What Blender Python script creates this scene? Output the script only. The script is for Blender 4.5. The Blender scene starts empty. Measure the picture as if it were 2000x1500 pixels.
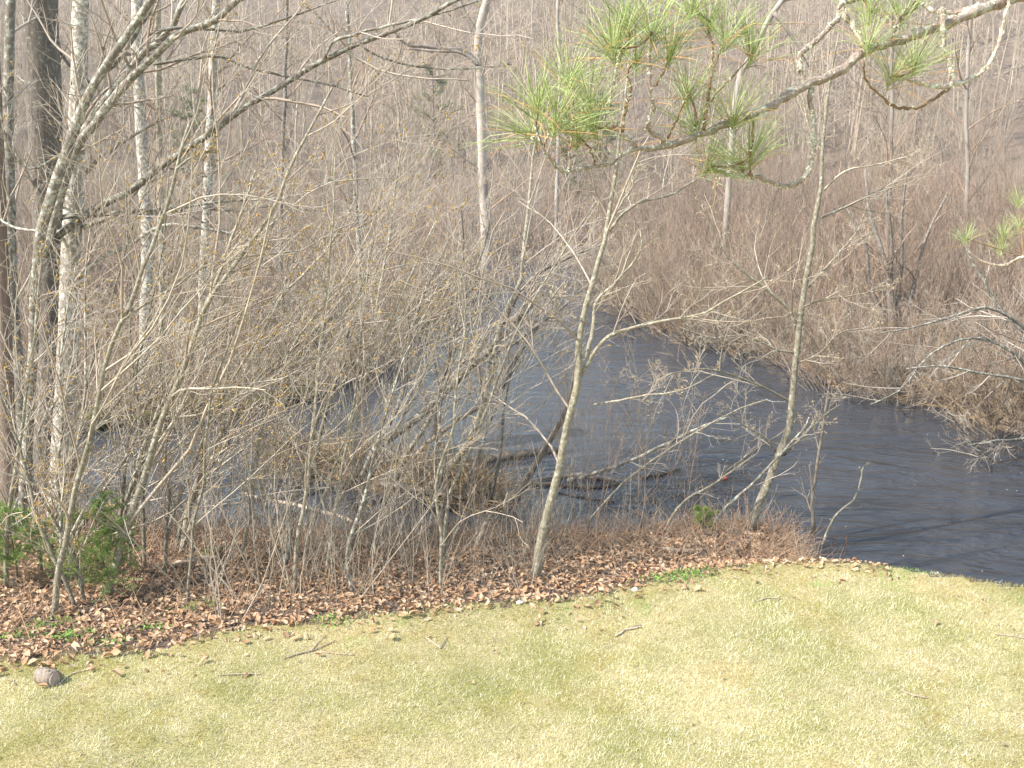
import bpy, math
import numpy as np
from mathutils import Vector

# ------------------------------------------------------------------ camera, sky, sun, exposure
S = bpy.context.scene
COL = S.collection
PITCH = math.radians(15.0)
FPX = 2050.0
CAMZ = 6.0
cam_d = bpy.data.cameras.new('camera')
cam_d.sensor_width = 36.0
cam_d.lens = FPX / 2000 * 36.0
cam_d.clip_start = 0.05
cam_d.clip_end = 1500
cam = bpy.data.objects.new('camera', cam_d)
cam.location = (0, 0, CAMZ)
cam.rotation_euler = (math.pi / 2 - PITCH, 0, 0)
COL.objects.link(cam)
S.camera = cam

SUN_EL, SUN_AZ = math.radians(46), math.radians(-112)     # azimuth from +Y, clockwise: left, a little behind the camera
sdir = Vector((math.sin(SUN_AZ) * math.cos(SUN_EL), math.cos(SUN_AZ) * math.cos(SUN_EL), math.sin(SUN_EL)))
world = bpy.data.worlds.new('World')
S.world = world
world.use_nodes = True
wn = world.node_tree
sky = wn.nodes.new('ShaderNodeTexSky')
sky.sky_type = 'NISHITA'
sky.sun_disc = False
sky.sun_elevation = SUN_EL
sky.sun_rotation = SUN_AZ
sky.air_density = 2.2
sky.dust_density = 1.0
sky.ozone_density = 1.0
wn.links.new(sky.outputs[0], wn.nodes['Background'].inputs[0])
wn.nodes['Background'].inputs[1].default_value = 0.15
sl = bpy.data.lights.new('sun', 'SUN')
sl.energy = 4.5
sl.angle = math.radians(0.55)
sl.color = (1.0, 0.955, 0.88)
so = bpy.data.objects.new('sun', sl)
so.rotation_euler = sdir.to_track_quat('Z', 'Y').to_euler()
so.location = (-20, -5, 40)
COL.objects.link(so)
S.view_settings.view_transform = 'Standard'
S.view_settings.look = 'None'
S.view_settings.gamma = 1
S.view_settings.exposure = 1.16
S.view_settings.use_curve_mapping = False

# ------------------------------------------------------------------ helpers
RNG = np.random.default_rng(7)
CP, SP = math.cos(PITCH), math.sin(PITCH)


def ray(px, py):
    a = (px - 1000) / FPX
    b = (750 - py) / FPX
    return np.array([a, CP + b * SP, -SP + b * CP])


def at_y(px, py, Y):
    d = ray(px, py)
    return np.array([0, 0, CAMZ]) + d * (Y / d[1])


def at_z(px, py, z):
    d = ray(px, py)
    return np.array([0, 0, CAMZ]) + d * ((z - CAMZ) / d[2])


def sstep(t):
    t = np.clip(t, 0, 1)
    return t * t * (3 - 2 * t)


def vnoise(x, y, s, seed=0):
    # smooth value noise in -1..1
    x = np.asarray(x) / s + seed * 17.3 + 1000
    y = np.asarray(y) / s + seed * 9.7 + 1000
    xi, yi = np.floor(x), np.floor(y)
    xf, yf = sstep(x - xi), sstep(y - yi)

    def hsh(a, b):
        v = np.sin(a * 127.1 + b * 311.7 + seed * 74.7) * 43758.5453
        return v - np.floor(v)
    a, b = hsh(xi, yi), hsh(xi + 1, yi)
    c, d = hsh(xi, yi + 1), hsh(xi + 1, yi + 1)
    return 2 * ((a * (1 - xf) + b * xf) * (1 - yf) + (c * (1 - xf) + d * xf) * yf) - 1


def tag(o, label=None, cat=None, group=None, kind=None):
    if label: o['label'] = label
    if cat: o['category'] = cat
    if group: o['group'] = group
    if kind: o['kind'] = kind
    return o


def empty(name, loc, label, cat, group=None):
    o = bpy.data.objects.new(name, None)
    o.empty_display_size = 0.2
    o.location = tuple(float(v) for v in loc)
    COL.objects.link(o)
    return tag(o, label, cat, group)


def mesh(name, V, faces, mat, rnd=None, col=None, smooth=True):
    """faces: list of int arrays (n,k)"""
    me = bpy.data.meshes.new(name)
    V = np.asarray(V, dtype=np.float32).reshape(-1, 3)
    me.vertices.add(len(V))
    me.vertices.foreach_set('co', V.ravel())
    faces = [np.asarray(f, dtype=np.int32) for f in faces if len(f)]
    loops = np.concatenate([f.ravel() for f in faces])
    tot = np.concatenate([np.full(len(f), f.shape[1], dtype=np.int32) for f in faces])
    st = np.concatenate([[0], np.cumsum(tot)[:-1]]).astype(np.int32)
    me.loops.add(len(loops))
    me.loops.foreach_set('vertex_index', loops)
    me.polygons.add(len(tot))
    me.polygons.foreach_set('loop_start', st)
    me.polygons.foreach_set('loop_total', tot)
    me.polygons.foreach_set('use_smooth', np.full(len(tot), smooth, dtype=bool))
    if rnd is not None:
        a = me.attributes.new('rnd', 'FLOAT', 'POINT')
        a.data.foreach_set('value', np.asarray(rnd, dtype=np.float32))
    if col is not None:
        a = me.attributes.new('tint', 'FLOAT_COLOR', 'POINT')
        c = np.ones((len(V), 4), dtype=np.float32)
        c[:, :3] = col
        a.data.foreach_set('color', c.ravel())
    me.update(calc_edges=True)
    me.materials.append(mat)
    return me


def obj(name, me, parent=None, loc=None):
    o = bpy.data.objects.new(name, me)
    COL.objects.link(o)
    if parent is not None:
        o.parent = parent
        if loc is None:      # mesh given in world space, put under parent's origin
            o.matrix_parent_inverse = parent.matrix_basis.inverted()
    if loc is not None:
        o.location = loc
    return o


class Tubes:
    def __init__(self):
        self.V, self.F, self.R, self.n = [], {}, [], 0

    def add(self, P, R, sides=3, cap=False, val=None):
        P = np.asarray(P, float); R = np.asarray(R, float)
        if P.ndim == 2: P, R = P[None], R[None]
        N, K, _ = P.shape
        if N == 0: return self
        T = np.gradient(P, axis=1)
        T /= np.linalg.norm(T, axis=2, keepdims=True) + 1e-9
        mt = np.abs(T.mean(1))
        ref = np.zeros((N, 3)); ref[np.arange(N), mt.argmin(1)] = 1
        U = np.cross(T, ref[:, None]); U /= np.linalg.norm(U, axis=2, keepdims=True) + 1e-9
        W = np.cross(T, U)
        a = np.arange(sides) * 2 * np.pi / sides
        V = P[:, :, None] + R[:, :, None, None] * (np.cos(a)[:, None] * U[:, :, None] + np.sin(a)[:, None] * W[:, :, None])
        base = self.n + (np.arange(N) * K * sides)[:, None, None] + (np.arange(K - 1) * sides)[None, :, None]
        j = np.arange(sides)[None, None]; j2 = (j + 1) % sides
        q = np.stack([base + j, base + sides + j, base + sides + j2, base + j2], -1).reshape(-1, 4)
        self.F.setdefault(4, []).append(q)
        if cap:
            e = self.n + (np.arange(N) * K * sides)[:, None] + np.arange(sides)[None]
            self.F.setdefault(sides, []).append(e)
            self.F[sides].append((e + (K - 1) * sides)[:, ::-1])
        self.V.append(V.reshape(-1, 3))
        r = RNG.random(N) if val is None else np.full(N, val)
        self.R.append(np.repeat(r, K * sides))
        self.n += N * K * sides
        return self

    def build(self, name, mat, parent=None, smooth=True):
        fs = []
        for k, l in self.F.items(): fs.append(np.concatenate(l))
        me = mesh(name, np.concatenate(self.V), fs, mat, rnd=np.concatenate(self.R), smooth=smooth)
        return obj(name, me, parent)

    def data(self, name, mat):
        fs = [np.concatenate(l) for l in self.F.values()]
        return mesh(name, np.concatenate(self.V), fs, mat, rnd=np.concatenate(self.R))


def unit(v):
    return v / (np.linalg.norm(v, axis=-1, keepdims=True) + 1e-9)


def grow(P, R, n, t0=.25, t1=1., ang=.7, lr=.4, K=5, wig=.12, up=.15, rr=.55, rmin=.0018, curl=.06, bias=(0, 0, 0), even=False):
    """n children on every polyline; returns P, R of the children"""
    N, Kp, _ = P.shape
    idx = np.repeat(np.arange(N), n)
    M = N * n
    t = t0 + (t1 - t0) * ((np.tile(np.arange(n), N) + RNG.random(M)) / n)
    f = np.clip(t * (Kp - 1), 0, Kp - 1.0001)
    i = f.astype(int); w = (f - i)[:, None]
    pos = P[idx, i] * (1 - w) + P[idx, i + 1] * w
    T = unit(P[idx, i + 1] - P[idx, i])
    pr = R[idx, i] * (1 - w[:, 0]) + R[idx, i + 1] * w[:, 0]
    L = np.linalg.norm(np.diff(P, axis=1), axis=2).sum(1)[idx]
    ln = L * lr * (1.15 - .75 * t) * (.45 + .9 * RNG.random(M))
    rv = unit(RNG.normal(size=(M, 3)))
    perp = unit(rv - T * (rv * T).sum(1, keepdims=True))
    a = ang * (.65 + .7 * RNG.random(M))[:, None]
    d = T * np.cos(a) + perp * np.sin(a) + np.array([0, 0, up]) + np.asarray(bias)
    d = unit(d)
    step = (ln / (K - 1))[:, None]
    out = np.empty((M, K, 3)); out[:, 0] = pos
    drift = RNG.normal(size=(M, 3)) * wig * .5
    for k in range(1, K):
        d = unit(d + RNG.normal(size=(M, 3)) * wig + drift + np.array([0, 0, curl]))
        out[:, k] = out[:, k - 1] + d * step
    r0 = np.maximum(np.minimum(pr * rr * (.7 + .5 * RNG.random(M)), ln * .022 + .0012), rmin)
    tp = np.linspace(1, .35, K)
    return out, np.maximum(r0[:, None] * tp, rmin * .6)


def resample(pts, K, jit=0.):
    """Catmull-Rom through rows of pts, K rows out"""
    p = np.asarray(pts, float)
    seg = np.concatenate([[0], np.cumsum(np.linalg.norm(np.diff(p[:, :3], axis=0), axis=1))])
    s = np.linspace(0, seg[-1], K)
    out = np.empty((K, p.shape[1]))
    pp = np.vstack([2 * p[0] - p[1], p, 2 * p[-1] - p[-2]])
    for k, v in enumerate(s):
        i = min(max(np.searchsorted(seg, v) - 1, 0), len(p) - 2)
        t = (v - seg[i]) / (seg[i + 1] - seg[i] + 1e-9)
        a, b, c, d = pp[i], pp[i + 1], pp[i + 2], pp[i + 3]
        out[k] = .5 * (2 * b + (c - a) * t + (2 * a - 5 * b + 4 * c - d) * t * t + (3 * b - a - 3 * c + d) * t ** 3)
    if jit:
        out[1:, :3] += RNG.normal(size=(K - 1, 3)) * jit
    return out


# ------------------------------------------------------------------ materials
def nodes_of(name):
    m = bpy.data.materials.new(name)
    m.use_nodes = True
    nt = m.node_tree
    return m, nt, nt.nodes['Principled BSDF']


def N(nt, kind, **kw):
    n = nt.nodes.new(kind)
    for k, v in kw.items():
        if hasattr(n, k): setattr(n, k, v)
        else: n.inputs[k].default_value = v
    return n


def ramp(nt, src, stops):
    r = nt.nodes.new('ShaderNodeValToRGB')
    el = r.color_ramp.elements
    while len(el) < len(stops): el.new(.5)
    for e, (p, c) in zip(el, stops):
        e.position = p; e.color = (*c, 1)
    nt.links.new(src, r.inputs[0])
    return r.outputs[0]


def mix(nt, fac, a, b, mode='MIX'):
    m = nt.nodes.new('ShaderNodeMix'); m.data_type = 'RGBA'; m.blend_type = mode
    for s, v in ((m.inputs[0], fac), (m.inputs[6], a), (m.inputs[7], b)):
        if isinstance(v, (int, float)): s.default_value = v
        elif isinstance(v, tuple): s.default_value = (*v, 1)
        else: nt.links.new(v, s)
    return m.outputs[2]


def bark(name, c1, c2, patch=None, patch_scale=9., thr=.55, scale=25., zs=.35, bump=.4, hue=None, rough=.85):
    """bark: streaky mix of c1/c2, patches of lichen, per branch shade"""
    m, nt, b = nodes_of(name)
    tc = N(nt, 'ShaderNodeTexCoord')
    mp = N(nt, 'ShaderNodeMapping'); mp.inputs['Scale'].default_value = (1, 1, zs)
    nt.links.new(tc.outputs['Object'], mp.inputs[0])
    no = N(nt, 'ShaderNodeTexNoise', Scale=scale, Detail=6.0, Roughness=.65)
    nt.links.new(mp.outputs[0], no.inputs['Vector'])
    c = ramp(nt, no.outputs[0], [(.32, c1), (.68, c2)])
    if patch:
        n2 = N(nt, 'ShaderNodeTexNoise', Scale=patch_scale, Detail=8.0, Roughness=.7)
        nt.links.new(tc.outputs['Object'], n2.inputs['Vector'])
        f = ramp(nt, n2.outputs[0], [(thr - .03, (0, 0, 0)), (thr + .05, (1, 1, 1))])
        c = mix(nt, f, c, patch)
    at = N(nt, 'ShaderNodeAttribute', attribute_name='rnd')
    v = ramp(nt, at.outputs['Fac'], [(0, (.68, .66, .64)), (1, (1.32, 1.3, 1.28))])
    c = mix(nt, 1.0, c, v, 'MULTIPLY')
    if hue:
        f = ramp(nt, at.outputs['Fac'], [(.35, (0, 0, 0)), (.8, (1, 1, 1))])
        c = mix(nt, f, c, hue)
    nt.links.new(c, b.inputs['Base Color'])
    b.inputs['Roughness'].default_value = rough
    b.inputs['Specular IOR Level'].default_value = .25
    if bump:
        bp = N(nt, 'ShaderNodeBump', Strength=bump, Distance=.02)
        nt.links.new(no.outputs[0], bp.inputs['Height'])
        nt.links.new(bp.outputs[0], b.inputs['Normal'])
    return m


M = {}
LICH = (.40, .41, .36)
M['grey_bark'] = bark('grey bark with lichen', (.10, .085, .07), (.24, .21, .18), LICH, 14, .53, 40, .25, .6)
M['pale_bark'] = bark('pale lichened bark', (.12, .105, .09), (.30, .265, .23), (.46, .445, .40), 16, .51, 45, 1.8, .6)
M['dark_bark'] = bark('dark bark', (.085, .072, .064), (.22, .19, .168), (.30, .30, .265), 18, .58, 30, .2, .8)
M['smooth_bark'] = bark('smooth olive bark', (.14, .12, .09), (.31, .28, .215), (.43, .42, .36), 22, .56, 34, .7, .5)
M['cedar_bark'] = bark('stringy red brown bark', (.17, .12, .095), (.34, .26, .22), None, scale=60, zs=.06, bump=.8)
M['twig'] = bark('tan twigs', (.36, .31, .25), (.54, .485, .41), None, scale=14, bump=0, hue=(.30, .235, .185))
M['twig_grey'] = bark('grey twigs', (.36, .315, .27), (.55, .50, .445), None, scale=14, bump=0, hue=(.29, .23, .185))
M['twig_red'] = bark('reddish twigs', (.26, .195, .145), (.42, .335, .262), None, scale=8, bump=0, hue=(.31, .205, .155))
M['twig_brown'] = bark('warm brown twigs', (.26, .195, .135), (.43, .34, .25), None, scale=8, bump=0, hue=(.36, .245, .15))
M['stem_red'] = bark('reddish shrub stems', (.14, .11, .09), (.30, .25, .205), (.38, .36, .31), 6, .62, 9, .3, 0)
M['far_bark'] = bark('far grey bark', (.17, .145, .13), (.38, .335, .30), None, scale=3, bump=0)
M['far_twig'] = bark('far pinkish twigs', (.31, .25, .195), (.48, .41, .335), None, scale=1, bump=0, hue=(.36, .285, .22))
M['pine_bark'] = bark('scaly pine bark with lichen', (.25, .18, .145), (.48, .40, .345), (.58, .59, .49), 42, .55, 70, .7, .8)
M['pine_twig'] = bark('brown pine twig', (.17, .105, .06), (.32, .22, .14), (.50, .52, .40), 38, .60, 50, 1, .5)
M['lichen'] = bark('pale green lichen', (.44, .46, .35), (.62, .63, .52), None, scale=60, bump=.4)
M['deadwood'] = bark('weathered wood', (.24, .18, .14), (.46, .38, .31), None, scale=35, zs=.2, bump=.5)
M['old_wood'] = bark('old grey bark', (.15, .115, .095), (.36, .295, .25), (.42, .37, .32), 25, .58, 40, .4, .8)
M['wet_log'] = bark('dark wet log', (.045, .037, .032), (.15, .125, .10), (.22, .21, .17), 12, .62, 25, .5, .5)
M['catkin'] = bark('yellow brown catkins', (.30, .19, .04), (.46, .32, .09), None, scale=5, bump=0, hue=(.38, .24, .07))
M['bud'] = bark('tan buds', (.33, .25, .13), (.48, .38, .22), None, scale=5, bump=0)
M['dry_stalk'] = bark('dry brown stalks', (.24, .155, .10), (.44, .315, .21), None, scale=6, bump=0, hue=(.36, .22, .14))
M['dry_sedge'] = bark('tan dead sedge', (.27, .19, .11), (.46, .35, .215), None, scale=6, bump=0, hue=(.40, .26, .13))
M['fern'] = bark('rust brown dry fern', (.15, .07, .04), (.27, .14, .085), None, scale=9, bump=0)


def tint_mat(name, rough=.8, trans=0.):
    m, nt, b = nodes_of(name)
    at = N(nt, 'ShaderNodeAttribute', attribute_name='tint')
    nt.links.new(at.outputs['Color'], b.inputs['Base Color'])
    b.inputs['Roughness'].default_value = rough
    b.inputs['Specular IOR Level'].default_value = .2
    if trans:
        tr = N(nt, 'ShaderNodeBsdfTranslucent')
        nt.links.new(at.outputs['Color'], tr.inputs[0])
        mx = N(nt, 'ShaderNodeMixShader'); mx.inputs[0].default_value = trans
        nt.links.new(b.outputs[0], mx.inputs[1]); nt.links.new(tr.outputs[0], mx.inputs[2])
        nt.links.new(mx.outputs[0], nt.nodes['Material Output'].inputs['Surface'])
    return m


M['grass'] = tint_mat('lawn grass blades', .8, .3)
M['leaf'] = tint_mat('dead leaves', .75, .15)
M['needle'] = tint_mat('pine needles', .45, .2)
M['spruce'] = tint_mat('young conifer needles', .6, .25)

# ground
m, nt, b = nodes_of('leaf litter soil')
tc = N(nt, 'ShaderNodeTexCoord')
n1 = N(nt, 'ShaderNodeTexNoise', Scale=1.1, Detail=9.0, Roughness=.7)
n2 = N(nt, 'ShaderNodeTexNoise', Scale=26.0, Detail=6.0, Roughness=.7)
for n in (n1, n2): nt.links.new(tc.outputs['Object'], n.inputs['Vector'])
c = ramp(nt, n2.outputs[0], [(.3, (.05, .036, .027)), (.5, (.135, .095, .07)), (.68, (.25, .185, .14))])
c2 = ramp(nt, n1.outputs[0], [(.38, (.7, .68, .66)), (.66, (1.15, 1.1, 1.05))])
c = mix(nt, 1.0, c, c2, 'MULTIPLY')
nt.links.new(c, b.inputs['Base Color']); b.inputs['Roughness'].default_value = .95
bp = N(nt, 'ShaderNodeBump', Strength=.9, Distance=.05)
nt.links.new(n2.outputs[0], bp.inputs['Height']); nt.links.new(bp.outputs[0], b.inputs['Normal'])
M['litter'] = m

m, nt, b = nodes_of('lawn thatch')
tc = N(nt, 'ShaderNodeTexCoord')
n1 = N(nt, 'ShaderNodeTexNoise', Scale=.9, Detail=7.0, Roughness=.65)
n2 = N(nt, 'ShaderNodeTexNoise', Scale=70.0, Detail=5.0, Roughness=.7)
for n in (n1, n2): nt.links.new(tc.outputs['Object'], n.inputs['Vector'])
c = ramp(nt, n2.outputs[0], [(.3, (.14, .115, .05)), (.5, (.34, .29, .14)), (.7, (.58, .51, .32))])
c2 = ramp(nt, n1.outputs[0], [(.36, (.62, .68, .38)), (.6, (1.05, 1.0, .95))])
c = mix(nt, 1.0, c, c2, 'MULTIPLY')
nt.links.new(c, b.inputs['Base Color']); b.inputs['Roughness'].default_value = .95
bp = N(nt, 'ShaderNodeBump', Strength=.8, Distance=.02)
nt.links.new(n2.outputs[0], bp.inputs['Height']); nt.links.new(bp.outputs[0], b.inputs['Normal'])
M['thatch'] = m

m, nt, b = nodes_of('river water')
tc = N(nt, 'ShaderNodeTexCoord')
mp = N(nt, 'ShaderNodeMapping'); mp.inputs['Scale'].default_value = (.55, 1.5, 1); mp.inputs['Rotation'].default_value = (0, 0, math.radians(-14))
nt.links.new(tc.outputs['Object'], mp.inputs[0])
w1 = N(nt, 'ShaderNodeTexNoise', Scale=2.1, Detail=6.0, Roughness=.66, Distortion=.9)
w2 = N(nt, 'ShaderNodeTexNoise', Scale=.8, Detail=4.0, Roughness=.55, Distortion=1.6)
for n in (w1, w2): nt.links.new(mp.outputs[0], n.inputs['Vector'])
# the backwater on the left is calm, the current on the right is choppy
sx = N(nt, 'ShaderNodeSeparateXYZ'); nt.links.new(tc.outputs['Object'], sx.inputs[0])
mr = N(nt, 'ShaderNodeMapRange'); mr.inputs[1].default_value = -2.5; mr.inputs[2].default_value = 3.5
mr.inputs[3].default_value = .05; mr.inputs[4].default_value = .5
nt.links.new(sx.outputs[0], mr.inputs[0])
b1 = N(nt, 'ShaderNodeBump', Distance=.16)
nt.links.new(mr.outputs[0], b1.inputs['Strength']); nt.links.new(w1.outputs[0], b1.inputs['Height'])
b2 = N(nt, 'ShaderNodeBump', Distance=.55)
mr2 = N(nt, 'ShaderNodeMapRange'); mr2.inputs[1].default_value = 0.; mr2.inputs[2].default_value = 5.; mr2.inputs[3].default_value = .06; mr2.inputs[4].default_value = .6
nt.links.new(sx.outputs[0], mr2.inputs[0]); nt.links.new(mr2.outputs[0], b2.inputs['Strength'])
nt.links.new(w2.outputs[0], b2.inputs['Height']); nt.links.new(b1.outputs[0], b2.inputs['Normal'])
nt.links.new(b2.outputs[0], b.inputs['Normal'])
b.inputs['Base Color'].default_value = (.036, .039, .048, 1)
b.inputs['Roughness'].default_value = .03
b.inputs['IOR'].default_value = 1.333
b.inputs['Specular IOR Level'].default_value = .5
M['water'] = m

m, nt, b = nodes_of('moss')
no = N(nt, 'ShaderNodeTexNoise', Scale=22.0, Detail=6.0)
tc = N(nt, 'ShaderNodeTexCoord'); nt.links.new(tc.outputs['Object'], no.inputs['Vector'])
c = ramp(nt, no.outputs[0], [(.35, (.035, .03, .012)), (.65, (.15, .125, .03))])
nt.links.new(c, b.inputs['Base Color']); b.inputs['Roughness'].default_value = .95
bp = N(nt, 'ShaderNodeBump', Strength=1., Distance=.03)
nt.links.new(no.outputs[0], bp.inputs['Height']); nt.links.new(bp.outputs[0], b.inputs['Normal'])
M['moss'] = m


def plain(name, c, rough=.6):
    m, nt, b = nodes_of(name)
    no = N(nt, 'ShaderNodeTexNoise', Scale=30.0, Detail=5.0)
    tc = N(nt, 'ShaderNodeTexCoord'); nt.links.new(tc.outputs['Object'], no.inputs['Vector'])
    nt.links.new(ramp(nt, no.outputs[0], [(.3, tuple(v * .75 for v in c)), (.7, tuple(min(v * 1.15, .9) for v in c))]), b.inputs['Base Color'])
    b.inputs['Roughness'].default_value = rough
    return m


M['foam'] = plain('white foam', (.8, .8, .78))
M['stone'] = plain('pale stone', (.68, .64, .58), .8)
M['red'] = plain('red plastic', (.42, .06, .04), .4)
M['endgrain'] = plain('grey cut wood', (.34, .27, .25), .9)

# ------------------------------------------------------------------ plan: water outline, ground height
near_px = [(-500, 985), (-200, 995), (0, 1000), (150, 1008), (300, 1030), (450, 1047), (600, 1048), (800, 1056), (1000, 1056), (1200, 1056), (1380, 1042), (1500, 1042), (1575, 1066)]
far_px = [(-500, 838), (-200, 836), (0, 832), (200, 828), (400, 802), (600, 776), (680, 742), (760, 682), (830, 622), (920, 560), (1030, 516), (1080, 508), (1130, 516),
          (1180, 560), (1235, 590), (1280, 636), (1360, 660), (1430, 692), (1490, 686), (1560, 712), (1640, 768), (1700, 758), (1760, 790), (1850, 798), (1930, 836), (2000, 852), (2250, 930)]
near = [at_z(x, y, 0)[:2] for x, y in near_px]
near = [np.array([near[0][0] - 25, near[0][1] + 3])] + near
lawn_z = 1.0
rim = [at_z(x, y, lawn_z)[:2] for x, y in [(1655, 1096), (1800, 1118), (2000, 1150)]]
near += [r + np.array([.12, .55]) for r in rim] + [np.array([9.5, 9.6]), np.array([40, 3.])]
far = [at_z(x, y, 0)[:2] for x, y in far_px]
far = [np.array([far[0][0] - 25, far[0][1] + 2])] + far + [np.array([16.5, 14.5]), np.array([40., 12.])]
WPOLY = np.array(near + far[::-1])


def poly_sd(x, y, poly):
    """signed distance, positive inside"""
    sh = np.shape(x)
    p = np.stack([np.ravel(x), np.ravel(y)], -1)
    dmin = np.full(len(p), 1e9)
    ins = np.zeros(len(p), bool)
    for a, b in zip(poly, np.roll(poly, -1, axis=0)):
        ab = b - a
        t = np.clip(((p - a) @ ab) / (ab @ ab + 1e-12), 0, 1)
        q = a + t[:, None] * ab
        dmin = np.minimum(dmin, ((p - q) ** 2).sum(1))
        c = (a[1] > p[:, 1]) != (b[1] > p[:, 1])
        with np.errstate(divide='ignore', invalid='ignore'):
            xi = a[0] + (p[:, 1] - a[1]) / (b[1] - a[1]) * ab[0]
        ins ^= c & (p[:, 0] < xi)
    return (np.sqrt(dmin) * np.where(ins, 1, -1)).reshape(sh)


lawn_px = [(-260, 1330), (0, 1296), (110, 1285), (220, 1276), (330, 1268), (400, 1246), (500, 1226), (600, 1216), (700, 1204), (830, 1190), (950, 1180), (1060, 1172), (1150, 1164), (1230, 1146), (1300, 1128), (1420, 1106), (1520, 1099), (1600, 1096), (1655, 1097)]
LP = [at_z(x, y, lawn_z)[:2] for x, y in lawn_px]
LAWN = np.array([np.array([-40., 5.5])] + LP + [rim[1] + np.array([0, .05]), rim[2] + np.array([0, .05]), np.array([9.3, 9.05]), np.array([40, 2.4]), np.array([40, -30.]), np.array([-40, -30.])])
NX = np.array([p[0] for p in near]); NY = np.array([p[1] for p in near])
ISLE = np.array([at_z(x, y, 0)[:2] for x, y in [(560, 915), (680, 930), (790, 950), (880, 968), (950, 985)]])


def height(x, y):
    x = np.asarray(x, float); y = np.asarray(y, float)
    d = -poly_sd(x, y, WPOLY)
    isnear = y < np.interp(x, NX, NY) + .01
    dl = np.maximum(-poly_sd(x, y, LAWN), 0)
    t = d / (np.maximum(d, 0) + dl + 1e-6)
    hn = .10 * sstep(d / .3) + (lawn_z - .10) * np.clip(t, 0, 1) ** .85 + .012 * np.maximum(d - 4.5, 0) * (x < 4)
    hn = hn + .03 * vnoise(x, y, .5, 3) * sstep(d / .5) * sstep(dl / .6)
    hf = .22 * sstep(d / .7) + .014 * np.maximum(d, 0) + .18 * vnoise(x, y, 2.2, 1) * sstep(d / 2) + .10 * vnoise(x, y, .8, 5) * sstep(d / 1)
    r = np.hypot(x * .8, y)
    hf = hf + 20.5 * sstep((r - 56) / 110) + 1.5 * vnoise(x, y, 25, 2) * sstep((r - 50) / 40)
    hw = -np.minimum(-d * .45, .7)
    h = np.where(d < 0, hw, np.where(isnear, hn, hf))
    # brushy islet in the backwater
    di = np.full(np.shape(x), 1e9)
    for a, b in zip(ISLE[:-1], ISLE[1:]):
        ab = b - a
        t = np.clip(((x - a[0]) * ab[0] + (y - a[1]) * ab[1]) / (ab @ ab), 0, 1)
        di = np.minimum(di, np.hypot(x - a[0] - t * ab[0], (y - a[1] - t * ab[1]) * 1.0))
    isl = .34 - .95 * np.maximum(di - .10, 0) + .10 * vnoise(x, y, .35, 8)
    return np.where(di < 1.2, np.maximum(h, isl), h)


def H(x, y):
    return float(height(np.array([x]), np.array([y]))[0])


def on_ground(px, py):
    d = ray(px, py)
    s = np.arange(4, 140, .02)
    X, Y, Z = d[0] * s, d[1] * s, CAMZ + d[2] * s
    h = np.maximum(height(X, Y), -.05)
    k = np.argmax(Z <= h)
    return np.array([X[k], Y[k], h[k]])


def axis(lo, hi, step, far_lo, far_hi, gr=1.09):
    a = list(np.arange(lo, hi, step))
    s = step
    while a[-1] < far_hi:
        s *= gr; a.append(a[-1] + s)
    s = step; pre = []
    v = lo
    while v > far_lo:
        s *= gr; v -= s; pre.append(v)
    return np.array(pre[::-1] + a)


def sheet(xs, ys, z):
    nx, ny = len(xs), len(ys)
    X, Y = np.meshgrid(xs, ys)
    V = np.stack([X, Y, z(X, Y)], -1).reshape(-1, 3)
    i = np.arange(ny - 1)[:, None] * nx + np.arange(nx - 1)[None]
    F = np.stack([i, i + 1, i + 1 + nx, i + nx], -1).reshape(-1, 4)
    return V, F


gx = axis(-9, 11, .14, -330, 330)
gy = axis(5, 24, .14, -60, 380)
V, F = sheet(gx, gy, height)
tag(obj('ground', mesh('ground', V, [F], M['litter'])), 'brown leaf strewn river banks and wooded hillside', 'ground', kind='structure')

wx = np.linspace(-60, 45, 60); wy = np.linspace(4, 60, 40)
V, F = sheet(wx, wy, lambda X, Y: np.zeros_like(X))
ctr = V[F].mean(1)
keep = poly_sd(ctr[:, 0], ctr[:, 1], WPOLY) > -4
tag(obj('river', mesh('river', V, [F[keep]], M['water'])), 'dark rippled river water bending away between bare thickets', 'river', kind='structure')

# lawn
lx = axis(-9, 9, .12, -38, 38, 1.2); ly = axis(4.5, 11.4, .12, -28, 11.5, 1.2)
V, F = sheet(lx, ly, lambda X, Y: height(X, Y) + .008)
ctr = V[F].mean(1)
sd = poly_sd(ctr[:, 0], ctr[:, 1], LAWN)
F = F[sd > .02 + .09 * vnoise(ctr[:, 0], ctr[:, 1], .3, 4)]
tag(obj('lawn', mesh('lawn', V, [F], M['thatch'])), 'pale straw coloured lawn in the foreground', 'lawn', kind='structure')

# ------------------------------------------------------------------ lawn grass
def lawn_density(x, y):
    return poly_sd(x, y, LAWN)


nb = 460000
u = RNG.random((nb, 2))
yy = 5.3 + 6.2 * u[:, 0] ** 1.0
xx = (u[:, 1] * 2 - 1) * (2.2 + yy * .62)
sd = lawn_density(xx, yy) + .12 * vnoise(xx, yy, .25, 6)
k = sd > -.06
xx, yy, sd = xx[k], yy[k], sd[k]
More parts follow.
